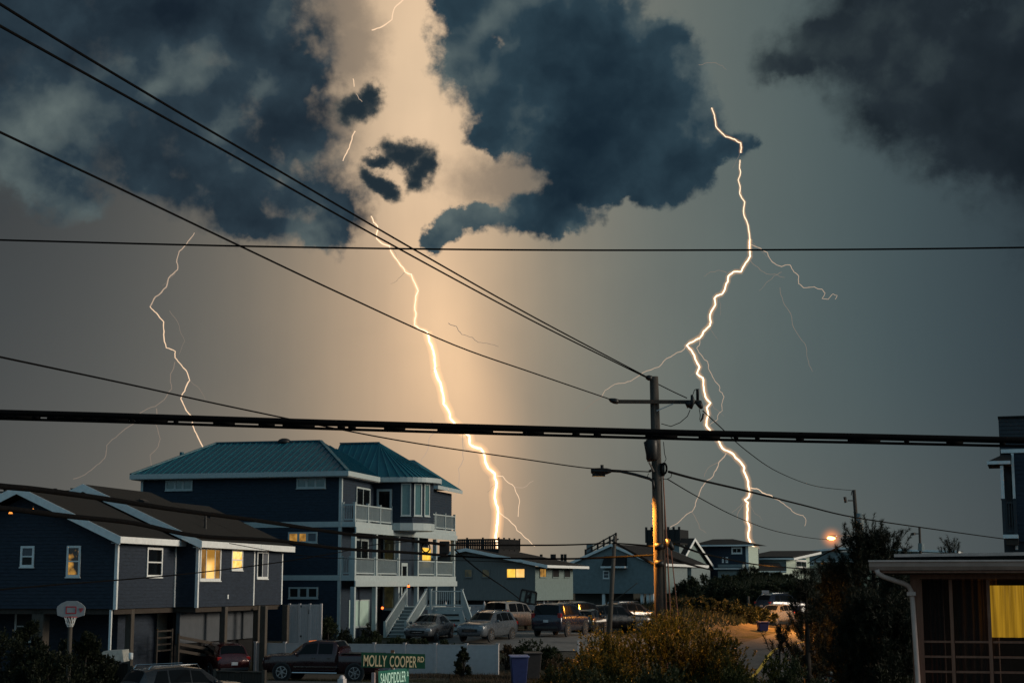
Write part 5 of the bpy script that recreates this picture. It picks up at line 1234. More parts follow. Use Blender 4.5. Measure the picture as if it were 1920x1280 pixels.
for a in ((x0, x1, z0, z0 + .04), (x0, x1, z1_ - .04, z1_), (x0, x0 + .04, z0 + .04, z1_ - .04), (x1 - .04, x1, z0 + .04, z1_ - .04)): B.box(a[0], a[1], y_ - .004, y_, a[2], a[3])
B.build('target_square', redp, hb_)
B = MB(); 
for k in range(3): B.box(q(148, 1140).x + .02 * k, q(156.5, 1140).x - .03 * k, y_ - .004, y_, q(150, 1141.5 + 2.6 * k).z, q(150, 1139.6 + 2.6 * k).z)
B.build('printed_mark', redp, hb_)
rc = q(132, 1156, -.32); MB().tube([rc + V((.23 * math.cos(t), .23 * math.sin(t), 0)) for t in np.linspace(0, 6.283, 21)], .014, 6).build('rim', redp, hb_)
B = MB()
for k in range(12):
    t = k * math.pi / 6; t2 = t + .55
    for sgn in (1, -1): B.tube([rc + V((.22 * math.cos(t), .22 * math.sin(t), 0)), rc + V((.15 * math.cos(t + sgn * .3), .15 * math.sin(t + sgn * .3), -.22)), rc + V((.10 * math.cos(t + sgn * .6), .10 * math.sin(t + sgn * .6), -.36))], .012, 4)
B.build('net', M['white'], hb_)
MB().beam(rc + V((0, .23, 0)), q(132, 1156, -.01), .12, .05).build('bracket', M['black'], hb_)
BY2 = 112.0; b0 = P(986, 1150, BY2); h2 = thing('basketball_hoop', 'dark basketball backboard seen from behind on a black post beyond the fence', 'basketball hoop', (b0.x, BY2, zg(b0.x, BY2)), 0, 'basketball hoops')
o = h2.location; q = lambda px, py, dy=0: P(px, py, BY2 + dy) - o
MB().tube([V((0, .15, -.2)), q(986, 1110, .15)], .12, 10).build('post', M['black'], h2, smooth=True)
B = MB(); cn = [q(973.5, 1127), q(1004, 1133), q(1006, 1110), q(978.5, 1104.5)]
MB().prism([p + (V((0, 0, 0))) for p in cn], (0, .05, 0)).build('backboard', mat('clouded_acrylic', (.30, .32, .28), .4), h2)
for p, r in zip(cn, cn[1:] + cn[:1]): B.beam(p + V((0, -.04, 0)), r + V((0, -.04, 0)), .10, .12)
for f in (.36, .62):
    B.beam(cn[0] + (cn[1] - cn[0]) * f + V((0, -.05, 0)), cn[3] + (cn[2] - cn[3]) * f + V((0, -.05, 0)), .10, .16)
B.beam(cn[0] + (cn[1] - cn[0]) * .36 + V((0, -.06, .25)), cn[2] + (cn[3] - cn[2]) * .38 + V((0, -.06, -.15)), .1, .14)
B.beam(cn[0] + (cn[3] - cn[0]) * .5 + (cn[1] - cn[0]) * .36 + V((0, -.05, 0)), cn[0] + (cn[3] - cn[0]) * .5 + (cn[1] - cn[0]) * .62 + V((0, -.05, 0)), .1, .14)
B.build('backboard_frame', M['black'], h2)

# ================================================================= street-name signs
SY = 23.0
s0 = P(735, 1240, SY); sg = thing('street_sign', 'green street-name sign reading MOLLY COOPER RD on its post', 'street sign', (s0.x, SY, zg(s0.x, SY)), 0, 'street-name signs')
o = sg.location; q = lambda px, py, dy=0: P(px, py, SY + dy) - o
greenp = mat('sign_green', (.011, .072, .034), .45, var=.12, vscale=3); greenp2 = mat('sign_green_faded', (.012, .115, .085), .45, var=.12, vscale=3); cream = mat('lamp_tinted_lettering', (.98, .68, .38), .5, var=.04); cream2 = mat('sign_lettering_dim', (.50, .78, .66), .5, var=.05)  # lamp orange tinted into the first sign's white lettering
def lettering(name, body, size, mt, parent, mw, sx=1.0):
    cu = bpy.data.curves.new(name, 'FONT'); cu.body = body; cu.size = size; cu.extrude = .0015; cu.align_x = 'LEFT'; cu.space_character = 1.02; cu.offset = .0022
    tmp = bpy.data.objects.new(name, cu); C.objects.link(tmp); bpy.context.view_layer.update()
    me = bpy.data.meshes.new_from_object(tmp.evaluated_get(bpy.context.evaluated_depsgraph_get())); bpy.data.objects.remove(tmp)
    me.materials.clear(); me.materials.append(mt)
    ob = bpy.data.objects.new(name, me); C.objects.link(ob); ob.parent = parent; ob.matrix_local = mw; return ob
tl, tr__, bl, br = q(677.5, 1222), q(797, 1225.5), q(677.5, 1250), q(797, 1253)
def board(name, tl, tr, br, bl, m, parent):
    n = (tr - tl).cross(bl - tl).normalized(); return MB().prism([bl, br, tr, tl], n * .006 if n.y > 0 else n * -.006).build(name, m, parent, bevel=.001)
def axes(tl, tr, bl, lift=.004):
    x = (tr - tl).normalized(); z = (tl - bl).normalized(); y = z.cross(x).normalized(); z = x.cross(y); yy = y if y.y > 0 else -y
    return x, z, -yy
sgb = board('sign_panel', tl, tr__, br, bl, greenp, sg)
xa, za, na = axes(tl, tr__, bl)
def tmat(orig, x, up, n, sx): return Matrix(((x.x * sx, up.x, n.x, orig.x), (x.y * sx, up.y, n.y, orig.y), (x.z * sx, up.z, n.z, orig.z), (0, 0, 0, 1)))
pxm = SY / FPX
lettering('lettering', 'MOLLY', .218, cream, sg, tmat(q(680.5, 1247.5) + na * .005, xa, za, na, .47), 1)
lettering('lettering', 'COOPER', .218, cream, sg, tmat(q(730.0, 1248.8) + na * .005, xa, za, na, .435), 1)
lettering('lettering', 'RD', .105, cream, sg, tmat(q(782.5, 1240) + na * .005, xa, za, na, .66), 1)
MB().box(q(733, 1222).x, q(739, 1222).x, -.02, .02, q(736, 1223).z, q(736, 1218).z).build('sign_bracket', M['rust'], sg); MB().tube([q(735.5, 1253, -.02), q(735.5, 1249, -.02)], .012, 8).build('bolt', M['rust'], sg)
MB().tube([V((q(735, 1260).x, .12, -.2)), V((q(735, 1260).x, .12, q(735, 1222).z))], .03, 10).build('post', M['steel'], sg)
sg2 = thing('street_sign', 'smaller angled green sign reading SANDFIDDLER RD below the other', 'street sign', (s0.x, SY, zg(s0.x, SY)), 0, 'street-name signs')
tl, tr__, bl, br = q(709.5, 1257.5, -.62), q(767, 1251.5, .06), q(710, 1287, -.62), q(766.5, 1280, .06)
board('sign_panel', tl, tr__, br, bl, greenp2, sg2); xa, za, na = axes(tl, tr__, bl); L_ = (tr__ - tl).length
lettering('lettering', 'SANDFIDDLER', .205, cream2, sg2, tmat(tl + (bl - tl) * .84 + (tr__ - tl) * .05 + na * .005, xa, za, na, .55 * L_ / .9), 1)
lettering('lettering', 'RD', .09, cream2, sg2, tmat(tl + (bl - tl) * .50 + (tr__ - tl) * .915 + na * .005, xa, za, na, .35 * L_ / .9), 1)
MB().beam(q(706, 1256, -.2), q(706, 1310, -.2), .04, .04).build('sign_edge_bracket', M['rust'], sg2)
def stub(label, px, py, Y, w, m, rnd=False):
    c = P(px, py, Y); g = zg(c.x, Y); t = thing('post', label, 'post', (c.x, Y, g), R(-25), 'posts near the signs'); hgt = c.z - g
    B = MB(); B.box(-w, w, -w, w, -.2, hgt - (w if rnd else 0)); B.build('shaft', m, t, bevel=.006)
    if rnd: MB().tube([(0, 0, hgt - w + .001), (0, 0, hgt - w * .4), (0, 0, hgt)], [w * .98, w * .8, w * .35], 8).build('cap', m, t)
    return t
stub('white post with rounded top left of the street-name signs', 641.5, 1265, 21.5, .045, M['vinyl'], True)
stub('slim pinkish wooden post touching the left of the SANDFIDDLER sign', 701, 1260, 22.4, .026, mat('pink_post', (.42, .30, .28), .7))
# ================================================================= fences
def v_(d): return V((math.cos(PHI), -math.sin(PHI), 0)) * d
wf0 = P(933, 1208, 83.0); FL = 13.2
wf = thing('white_fence', 'low white vinyl panel fence along the side road by the pickup', 'fence', (wf0.x, wf0.y, 0), -PHI, 'fences')
n = 8
for k in range(n + 1):
    x = -FL * k / n; g = zg(*(wf0 + v_(x)).xy); topz = wf0.z
    MB().box(x - .065, x + .065, -.065, .065, g - .2, topz + .02).build('post', M['vinyl'], wf, bevel=.008); MB().prism([(x - .09, -.09, topz + .021), (x + .09, -.09, topz + .021), (x + .09, .09, topz + .021), (x - .09, .09, topz + .021)], (0, 0, .04)).build('post_cap', M['vinyl'], wf)
    if k < n:
        xa_ = x - FL / n + .067; xb_ = x - .067; m_ = (topz + .3) / 2
        MB().box(xa_, xb_, -.02, .02, g - .1, m_ - .01).box(xa_, xb_, -.02, .02, m_ + .012, topz - .07).box(xa_, xb_, -.012, .012, m_ - .01, m_ + .012).build('panel', M['vinyl'], wf)
        MB().box(xa_, xb_, -.035, .035, topz - .069, topz - .01).build('top_rail', M['vinyl'], wf)
gt = thing('white_gate', 'tall white vinyl gate and panel between the two blue houses', 'gate', P(573, 1198, 89.5), -PHI)
o = gt.location; q = lambda px, py, dy=0: P(px, py, 89.5 + dy) - o
for x0, x1, nm in ((541, 561, 'panel'), (562, 581, 'gate_leaf'), (582, 604, 'panel')):
    a, c = q(x0, 1198), q(x1, 1133); B = MB(); kk = 5
    for i in range(kk): B.box(a.x + (c.x - a.x) * i / kk + .004, a.x + (c.x - a.x) * (i + 1) / kk - .004, -.02, .02, -.3, c.z)
    B.box(a.x, c.x, -.03, .03, c.z - .12, c.z + .02); B.build(nm, M['vinyl'], gt)
for x in (541, 561.5, 581.5, 604): c = q(x, 1132); MB().box(c.x - .06, c.x + .06, -.06, .06, -.4, c.z + .04).build('post', M['vinyl'], gt)
for y in (1136, 1192): c = q(563, y); MB().box(c.x - .07, c.x + .07, -.05, -.031, c.z - .05, c.z + .05).build('hinge', M['black'], gt)
c = q(580, 1146); MB().box(c.x - .03, c.x + .03, -.06, -.031, c.z - .12, c.z + .12).build('latch', M['black'], gt)
# far lattice fence
lf = thing('lattice_fence', 'white fence with lattice top in front of the low grey house', 'fence', P(1058, 1150, 133), -R(22), 'fences')
o = lf.location.copy(); zt_ = P(1058, 1134, 133).z - o.z; zb_ = zg(o.x, o.y) - o.z - .1; nL = 7; sp_ = 1.78
for k in range(nL + 1):
    x = -k * sp_; MB().box(x - .07, x + .07, -.07, .07, zb_, zt_ + .12).build('post', M['vinyl'], lf); MB().tube([(x, 0, zt_ + .121), (x, 0, zt_ + .17), (x, 0, zt_ + .32)], [.09, .08, .02], 8).build('finial', M['vinyl'], lf)
    if k < nL:
        MB().box(x - sp_ + .071, x - .071, -.02, .02, zb_, zt_ - .55).build('panel', M['vinyl'], lf); B = MB(); x0, x1 = x - sp_ + .071, x - .071
        B.box(x0, x1, -.03, .03, zt_ - .549, zt_ - .49).box(x0, x1, -.03, .03, zt_ - .06, zt_)
        i = -4
        while x0 + i * .11 < x1:
            for s_ in (1, -1):
                xa_, xb_ = (x0 + i * .11, x0 + i * .11 + .43) if s_ == 1 else (x0 + i * .11 + .43, x0 + i * .11); za_, zb2 = zt_ - .49, zt_ - .06
                ts = sorted([max(0, min(1, (x0 - xa_) / (xb_ - xa_))), max(0, min(1, (x1 - xa_) / (xb_ - xa_)))])
                if ts[1] - ts[0] > .1: B.beam((xa_ + (xb_ - xa_) * ts[0], .006 * s_, za_ + (zb2 - za_) * ts[0]), (xa_ + (xb_ - xa_) * ts[1], .006 * s_, za_ + (zb2 - za_) * ts[1]), .01, .035)
            i += 1
        B.build('lattice', M['vinyl'], lf)
# dark board fences low at the left
def board_fence(label, pa, pb, Y0, Y1):
    a, c = P(*pa, Y0), P(*pb, Y1); L = math.hypot(c.x - a.x, c.y - a.y); t = thing('board_fence', label, 'fence', (a.x, a.y, 0), math.atan2(c.y - a.y, c.x - a.x), 'fences'); n = max(2, int(L / .15))
    for i in range(n):
        u = (i + .5) / n; p = a.lerp(c, u); g = zg(p.x, p.y); MB().box(L * i / n + .006, L * (i + 1) / n - .006, -.012, .012, g, p.z - .02 - random.uniform(0, .02)).build('board', M['darkwood'], t)
    B = MB(); B.beam((0, -.01, a.z), (L, -.01, c.z), .12, .04); B.build('cap_rail', M['wood'], t)
    for x, p in ((0, a), (L, c)): MB().box(x - .07, x + .07, -.09, .05, zg(p.x, p.y) - .2, p.z + .08).build('post', M['wood'], t)
    return t
board_fence('low dark board fence below the white cover, left of the silver car', (176, 1241), (245, 1242.5), 66, 65)
board_fence('low dark board fence right behind the silver car', (405, 1257), (496, 1259), 66.5, 65.5)
board_fence('short lower length of dark board fence before the silver car roof', (249, 1251), (300, 1252.5), 64.5, 64)
tag(MB().prism([P(175, 1240, 69), P(232, 1240, 69), P(229, 1218, 69), P(194, 1220, 69)], (0, 1.2, 0)).build('boat_cover', mat('canvas_cover', (.40, .40, .37), .8)), 'pale canvas boat cover behind the low board fence', 'cover')
mb = thing('meter_box', 'small white meter can on a stub beside the navy house corner', 'meter', P(245, 1240, 68.5)); MB().tube([(0, 0, .1), (0, 0, .12), (0, 0, .36), (0, 0, .38)], [.08, .095, .095, .06], 12).build('can', M['white'], mb, smooth=True); MB().tube([(0, 0, -1.2), (0, 0, .1)], .05, 8).build('pipe', M['wood'], mb)
# ================================================================= bins, small signs, posts
def bin_(label, px, py, Y, m, w=.55, hgt=1.05, rz=.1, lid=None):
    c = P(px, py, Y); g = zg(c.x, Y); t = thing('wheelie_bin', label, 'bin', (c.x, Y, g), rz, 'wheelie bins'); sc = (c.z - g) / hgt if py else 1; hh = c.z - g
    lo_, hi_ = w * .38, w * .5; B = MB(); i = 0
    B.v = [(-lo_, -lo_, .05), (lo_, -lo_, .05), (lo_, lo_, .05), (-lo_, lo_, .05), (-hi_, -hi_, hh - .1), (hi_, -hi_, hh - .1), (hi_, hi_, hh - .1), (-hi_, hi_, hh - .1)]
    B.f = [(3, 2, 1, 0), (0, 1, 5, 4), (1, 2, 6, 5), (2, 3, 7, 6), (3, 0, 4, 7), (4, 5, 6, 7)]; B.build('body', m, t, bevel=.03)
    hi_ += .04; MB().prism([(-hi_, -hi_ - .04, hh - .099), (hi_, -hi_ - .04, hh - .099), (hi_, hi_, hh - .06), (-hi_, hi_, hh - .06)], (0, 0, .06)).build('lid', lid or m, t, bevel=.02)
    MB().tube([(-hi_ * .8, hi_ + .03, hh - .12), (hi_ * .8, hi_ + .03, hh - .12)], .02, 6).build('handle', m, t)
    for s_ in (-1, 1): MB().tube([(s_ * lo_ - .03, lo_, .12), (s_ * lo_ + .03, lo_, .12)], .12, 10).build('wheel', M['rubber'], t)
    return t
bluep = mat('blue_plastic', (.025, .035, .11), .45, var=.15); bin_('blue wheelie bin with pale lid at the end of the white fence', 973, 1227, 76, bluep, .82, lid=mat('pale_blue_lid', (.17, .19, .34), .5)); bin_('black wheelie bin behind the blue one near the white fence', 999, 1221, 80, mat('brown_black_plastic', (.035, .03, .03), .5), .80); bin_('dark blue wheelie bin on the verge of the far road', 1430, 1164, 112, mat('navy_plastic', (.025, .025, .085), .5), .72)
fs = thing('road_sign', 'two pale square signs on one steel post by the dune', 'road sign', G(1432, 1148)); o = fs.location; YY = o.y; q = lambda px, py: P(px, py, YY) - o
MB().tube([(0, 0, -.2), q(1435, 1106)], .045, 8).build('post', M['steel'], fs)
for a, c in (((1428.5, 1119), (1441.5, 1106)), ((1430.5, 1131), (1438.5, 1120))): p, r = q(*a), q(*c); MB().box(p.x, r.x, -.08, -.05, p.z, r.z).build('sign_panel', M['steel'], fs)
def post_(label, px, pt, pb, Y, w, m):
    a, c = P(px[0], pt, Y), P(px[1], pb, Y); g = zg(c.x, Y); t = thing('post', label, 'post', (c.x, Y, g), 0, 'posts near the signs'); MB().beam((0, 0, -.2), (a.x - c.x, 0, a.z - g), w, w).build('shaft', m, t, bevel=.01); return t
post_('slim white marker post before the dark blue SUV', (1084.5, 1083), 1200, 1235, 78, .11, M['vinyl'])
pt = thing('cut_palm', 'short pale trunk with a drooping round head on the dune', 'plant', G(1403, 1141)); o = pt.location
tpz = P(1403, 1117, o.y).z - o.z; MB().tube([(0, 0, -.2), (.02, 0, tpz * .5), (0, 0, tpz)], [.16, .12, .12], 8).build('trunk', M['wood'], pt)
# ================================================================= cars
def paint(name, col, rough=.28, metal=.35):
    if name in MATS: return MATS[name]
    m = mat(name, col, rough, metal=metal, var=.06, vscale=2, spec=.5, coat=.7); return m
chrome = mat('chrome', (.55, .56, .58), .14, metal=1.0, var=.1); alloy = mat('alloy_rim', (.42, .43, .45), .25, metal=.9, var=.15)
headm = mat('headlamp_glass', (.42, .45, .48), .10, var=.25, vscale=12, spec=.8); tailm = mat('tail_lamp_red', (.28, .012, .012), .15, spec=.6, var=.2)
platem = mat('number_plate', (.50, .52, .55), .5); greyplas = mat('grey_plastic', (.04, .04, .042), .7)
PROF = {  # x, sill, belt, top, half width, half width at top
 'sedan': dict(st=[(2.42, .38, .60, .66, .62, .5), (2.32, .26, .68, .74, .82, .66), (2.0, .22, .76, .84, .89, .76), (1.05, .21, .88, .95, .91, .78), (.12, .21, .92, 1.40, .91, .60), (-.55, .21, .93, 1.46, .91, .62), (-1.15, .22, .95, 1.38, .90, .60), (-1.85, .23, .96, 1.02, .88, .74), (-2.25, .28, .92, .98, .84, .7), (-2.42, .40, .80, .84, .68, .55)],
    ax=(1.42, -1.40), r=.33, glass=((.86, .22), (-1.20, -1.74)), side=[(.55, -.30), (-.36, -1.15)], head=.62, tail=.78),
 'suv': dict(st=[(2.37, .42, .72, .80, .68, .55), (2.26, .30, .88, .96, .86, .72), (1.95, .27, .96, 1.04, .92, .80), (1.12, .26, 1.03, 1.11, .93, .80), (.36, .26, 1.06, 1.60, .93, .66), (-.5, .26, 1.08, 1.70, .93, .68), (-1.55, .27, 1.10, 1.66, .92, .66), (-1.95, .29, 1.10, 1.56, .90, .64), (-2.24, .33, 1.00, 1.12, .86, .72), (-2.37, .42, .88, .92, .74, .62)],
    ax=(1.42, -1.36), r=.36, glass=((1.0, .42), (-1.93, -2.19)), side=[(.68, -.15), (-.21, -1.05), (-1.12, -1.72)], head=.82, tail=.98),
 'bigsuv': dict(st=[(2.58, .45, .85, .95, .76, .62), (2.46, .33, 1.05, 1.12, .93, .80), (2.1, .30, 1.12, 1.18, 1.0, .88), (1.30, .30, 1.16, 1.23, 1.01, .88), (.62, .30, 1.18, 1.80, 1.01, .78), (-.5, .30, 1.19, 1.93, 1.01, .80), (-1.95, .30, 1.20, 1.91, 1.0, .80), (-2.33, .32, 1.20, 1.84, .98, .78), (-2.50, .35, 1.16, 1.22, .97, .86), (-2.60, .48, 1.05, 1.08, .90, .8)],
    ax=(1.60, -1.50), r=.42, glass=((1.2, .68), (-2.33, -2.49)), side=[(.92, .0), (-.07, -1.0), (-1.08, -2.1)], head=.98, tail=1.15),
 'pickup': dict(st=[(2.92, .52, .95, 1.02, .80, .66), (2.80, .40, 1.12, 1.19, .95, .82), (2.4, .38, 1.17, 1.24, 1.0, .88), (1.55, .36, 1.20, 1.27, 1.01, .88), (.85, .36, 1.22, 1.80, 1.01, .74), (.2, .36, 1.23, 1.90, 1.01, .76), (-.75, .36, 1.23, 1.87, 1.01, .75), (-.98, .36, 1.23, 1.60, 1.01, .80), (-1.02, .36, 1.22, 1.27, 1.01, .92), (-2.80, .40, 1.23, 1.28, 1.0, .92), (-2.93, .50, 1.18, 1.22, .95, .88)],
    ax=(1.85, -1.82), r=.415, glass=((1.45, .92), (-.77, -.96)), side=[(1.12, .12), (.04, -.66)], head=1.0, tail=1.02),
}
def make_car(label, kind, loc, heading, pm, scale=1.0, name='parked_car', cat='car', group='parked cars', rails=False, plate=True, lamp=None, L=None):
    pr = PROF[kind]; st = pr['st']; xs = [q[0] for q in st][::-1]
    t = thing(name, label, cat, loc, R(90 - heading), group); sc = scale
    def at(x): return [float(np.interp(x, xs, [q[i] for q in st][::-1])) for i in range(1, 6)]
    def sec(x):
        zb, be, tp, w, wt = at(x)
        return [(.80 * w, zb), (.97 * w, zb + .10), (w, zb + (be - zb) * .55), (.985 * w, be - .05), (.955 * w, be), (wt, tp - .05), (.86 * wt, tp - .008), (.45 * wt, tp + .018), (0, tp + .022)]
    grid = sorted(set([q[0] for q in st] + [float(a) for a in np.linspace(st[-1][0], st[0][0], 34)]))
    B = MB(); rings = []
    for x in grid:
        h = sec(x); full = [(y, z) for y, z in h] + [(-y, z) for y, z in h[-2::-1]]; rings.append(len(B.v)); B.v += [(x * sc, y * sc, z * sc) for y, z in full]
    m_ = 17
    for a, c in zip(rings, rings[1:]):
        for j in range(m_ - 1): B.f.append((a + j, c + j, c + j + 1, a + j + 1))
        B.f.append((a + m_ - 1, c + m_ - 1, c, a))
    B.f.append(tuple(rings[0] + j for j in range(m_))); B.f.append(tuple(rings[-1] + j for j in reversed(range(m_))))
    body = B.build('body', pm, t, smooth=True)
    body.data.shade_smooth() if hasattr(body.data, 'shade_smooth') else None
    def patchm(name, fn, nu, nv, m):
        Q = MB()
        for i in range(nu + 1):
            for j in range(nv + 1): Q.v.append(tuple(k * sc for k in fn(i / nu, j / nv)))
        Q.f = [(i * (nv + 1) + j, (i + 1) * (nv + 1) + j, (i + 1) * (nv + 1) + j + 1, i * (nv + 1) + j + 1) for i in range(nu) for j in range(nv)]
        return Q.build(name, m, t, smooth=True)
    def wind(xa, xb, dirx):
        def fn(u, v):
            x = xa + (xb - xa) * u; h = sec(x); pts = [h[5], h[6], h[7], h[8]]; pts = [(y * .93, z) for y, z in pts]; pts = pts + [(-y, z) for y, z in pts[-2::-1]]
            k = v * (len(pts) - 1); i = min(int(k), len(pts) - 2); f = k - i; y = pts[i][0] * (1 - f) + pts[i + 1][0] * f; z = pts[i][1] * (1 - f) + pts[i + 1][1] * f
            return (x + dirx * .012, y, z + .008)
        return fn
    (wa, wb), (ra, rb) = pr['glass']
    patchm('windscreen', wind(wa, wb, 1), 6, 6, M['glass']); patchm('rear_window', wind(ra, rb, -1), 6, 6, M['glass'])
    for sgn in (1, -1):
        for xa, xb in pr['side']:
            def fn(u, v, xa=xa, xb=xb):
                x = xa + (xb - xa) * u; h = sec(x); (y0, z0), (y1, z1) = h[4], h[5]; f = .10 + .80 * v
                xx = x
                if xa == pr['side'][0][0]: xx = x - (1 - u) * v * .42     # raked front pillar
                if xb == pr['side'][-1][1] and kind in ('sedan', 'suv'): xx = xx + u * v * .22
                h = sec(xx); (y0, z0), (y1, z1) = h[4], h[5]
                return (xx, sgn * (y0 + (y1 - y0) * f + .008), z0 + (z1 - z0) * f)
            patchm('side_window', fn, 5, 4, M['glass'])
        for k, xa in enumerate(pr['side'][:2]):
            x = xa[1] + .14; h = sec(x); MB().box((x - .09) * sc, (x + .09) * sc, sgn * (h[3][0]) * sc - .02, sgn * (h[3][0]) * sc + .03, (h[3][1] - .12) * sc, (h[3][1] - .085) * sc).build('door_handle', chrome if kind == 'pickup' else pm, t)
        x = pr['side'][0][0] + .02; h = sec(x); MB().ball((x * sc, sgn * (h[4][0] + .12) * sc, (h[4][1] + .08) * sc), .12 * sc, (.55, .9, .7), 8, 6).build('wing_mirror', pm if kind != 'bigsuv' else M['black'], t, smooth=True)
        xf = st[1][0]; zb, be, tp, w, wt = at(xf)
        MB().box((xf - .24) * sc, (xf + .055) * sc, sgn * (w * .80) * sc - .16 * sc, sgn * (w * .80) * sc + .145 * sc, (pr['head'] - .075) * sc, (pr['head'] + .075) * sc).build('headlight', headm, t, bevel=.03)
        xr = st[-2][0]; zb, be, tp, w, wt = at(xr)
        tall = .22 if kind in ('bigsuv', 'pickup') else .09
        MB().box((xr - .06) * sc, (xr + .20) * sc, sgn * (w * .86) * sc - .10 * sc, sgn * (w * .86) * sc + .125 * sc, (pr['tail'] - tall) * sc, (pr['tail'] + tall) * sc).build('tail_light', tailm, t, bevel=.03)
        if rails:
            x0, x1 = pr['side'][0][1] + .45, pr['side'][-1][1] - .05; h = sec((x0 + x1) / 2); MB().tube([((x0) * sc, sgn * h[6][0] * .92 * sc, (sec(x0)[6][1] + .02) * sc), ((x0 - .1) * sc, sgn * h[6][0] * .92 * sc, (h[6][1] + .07) * sc), ((x1 + .1) * sc, sgn * h[6][0] * .92 * sc, (h[6][1] + .055) * sc), (x1 * sc, sgn * h[6][0] * .92 * sc, (sec(x1)[6][1] + .02) * sc)], .02 * sc, 6).build('roof_rail', chrome, t)
    for ax in pr['ax']:
        for sgn in (1, -1):
            w = at(ax)[3]; r = pr['r'] * sc; y = sgn * (w - .10) * sc; yo = sgn * (w + .012) * sc; c = V((ax * sc, 0, r))
            MB().tube([c + V((0, y, 0)), c + V((0, sgn * (w + .004) * sc, 0))], r * 1.16, 22).build('wheel_arch', greyplas, t)
            Q = MB().tube([c + V((0, y, 0)), c + V((0, yo + sgn * .012, 0))], r, 22); wh = Q.build('wheel', M['rubber'], t)
            Q = MB(); yy = yo + sgn * .014
            Q.tube([c + V((0, yo, 0)), c + V((0, yy, 0))], r * .24, 12)
            for k in range(6):
                a = k * math.pi / 3 + .3; d = V((math.cos(a), 0, math.sin(a))); Q.beam(c + V((0, yy, 0)) + d * r * .15, c + V((0, yy, 0)) + d * r * .64, r * .17, .02, up=(0, 1, 0))
            n = 24; i0 = len(Q.v)
            for k in range(n):
                a = 2 * math.pi * k / n
                for rr in (.60, .70): Q.v.append(tuple(c + V((rr * r * math.cos(a), yy + sgn * .004, rr * r * math.sin(a)))))
            for k in range(n): Q.f.append((i0 + 2 * k, i0 + 2 * k + 1, i0 + 2 * ((k + 1) % n) + 1, i0 + 2 * ((k + 1) % n)))
            Q.build('rim', alloy, wh)
    xf = st[0][0]; zb, be, tp, w, wt = at(xf)
    MB().box((xf - .10) * sc, (xf + .02) * sc, -w * .72 * sc, w * .72 * sc, (be - .20) * sc, (be - .02) * sc).build('grille', M['black'], t, bevel=.02)
    MB().box((xf + .015) * sc, (xf + .035) * sc, -w * .5 * sc, w * .5 * sc, (be - .13) * sc, (be - .10) * sc).build('grille_bar', chrome, t)
    xb, zb = st[1][0], at(st[1][0])[0]; MB().box((xb - .1) * sc, (xb + .09) * sc, -.70 * sc, .70 * sc, (zb + .02) * sc, (zb + .15) * sc).build('bumper', greyplas, t, bevel=.03)
    xr = st[-1][0]; zb = at(xr)[0]; MB().box((xr - .03) * sc, (xr + .12) * sc, -.72 * sc, .72 * sc, (zb - .02) * sc, (zb + .12) * sc).build('bumper', chrome if kind == 'pickup' else greyplas, t, bevel=.03)
    if plate:
        zpl = (at(xr)[1] - .12); MB().box((xr - .03) * sc, (xr - .015) * sc, -.16 * sc, .16 * sc, (zpl - .10) * sc, (zpl + .05) * sc).build('number_plate', platem, t)
    if kind == 'pickup':
        MB().box(-2.78 * sc, -1.06 * sc, -.80 * sc, .80 * sc, 1.285 * sc, 1.312 * sc).build('bed_cover', M['black'], t)
        for sgn in (1, -1):
            MB().box(-1.0 * sc, 1.25 * sc, sgn * 1.0 * sc, sgn * 1.03 * sc if sgn > 0 else sgn * 1.0 * sc + .001, .66 * sc, .70 * sc).build('side_moulding', chrome, t) if sgn > 0 else MB().box(-1.0 * sc, 1.25 * sc, -1.03 * sc, -1.0 * sc, .66 * sc, .70 * sc).build('side_moulding', chrome, t)
            MB().tube([(-.95 * sc, sgn * 1.04 * sc, .40 * sc), (1.3 * sc, sgn * 1.04 * sc, .40 * sc)], .04, 8).build('side_step', chrome, t)
        B = MB()
        for y in (-.35, 0, .35): B.box(.62 * sc, .72 * sc, y - .05, y + .05, 1.84 * sc, 1.885 * sc)
        B.build('roof_lamp', emat('amber_marker', (1.0, .25, .06), .5), t)
    return t
def ground_at(px, py):
    g = G(px, py); return g
def carpos(px, Y):
    x = ray(px, 1150).x / ray(px, 1150).y * Y; return V((x, Y, zg(x, Y) + .06))
silver = paint('silver_paint', (.10, .107, .118)); silver2 = paint('silver_blue_paint', (.115, .13, .15)); grey_ = paint('dark_grey_paint', (.022, .024, .027)); maroon = paint('maroon_paint', (.026, .006, .009)); whitep2 = paint('dull_white_paint', (.16, .16, .16), metal=.0); whitep = paint('white_paint', (.22, .21, .20), metal=.0); navyp = paint('dark_blue_paint', (.010, .013, .028)); blackp = paint('black_car_paint', (.008, .008, .010)); redp2 = paint('dark_red_paint', (.05, .008, .010))
U_ = 13.5
q = carpos(612, 78.6); make_car('dark maroon crew-cab pickup truck standing before the white fence', 'pickup', (q.x, q.y, zg(q.x, q.y) + .05), 270 + U_, maroon, name='pickup_truck', cat='pickup truck', plate=False)
q = carpos(806, 95.0); make_car('silver sedan parked nose-out below the porch stairs of the blue house', 'sedan', q, 180 + U_ + 1, silver, plate=False)
q = carpos(915, 94.5); make_car('silver crossover with roof rails parked nose-out behind the white fence end', 'suv', q, 180 + U_ + 12, silver2, rails=True, plate=False)
q = carpos(960, 109); make_car('white SUV lit orange along its right side, parked facing the lattice fence', 'bigsuv', q, 27, whitep)
q = carpos(1052, 98.5); make_car('large dark blue SUV with rear plate showing, parked in the middle of the yard', 'bigsuv', q, 22, navyp, rails=True)
q = carpos(1089, 108); make_car('black SUV half hidden beyond the large dark blue SUV', 'bigsuv', q, 28, blackp, plate=False)
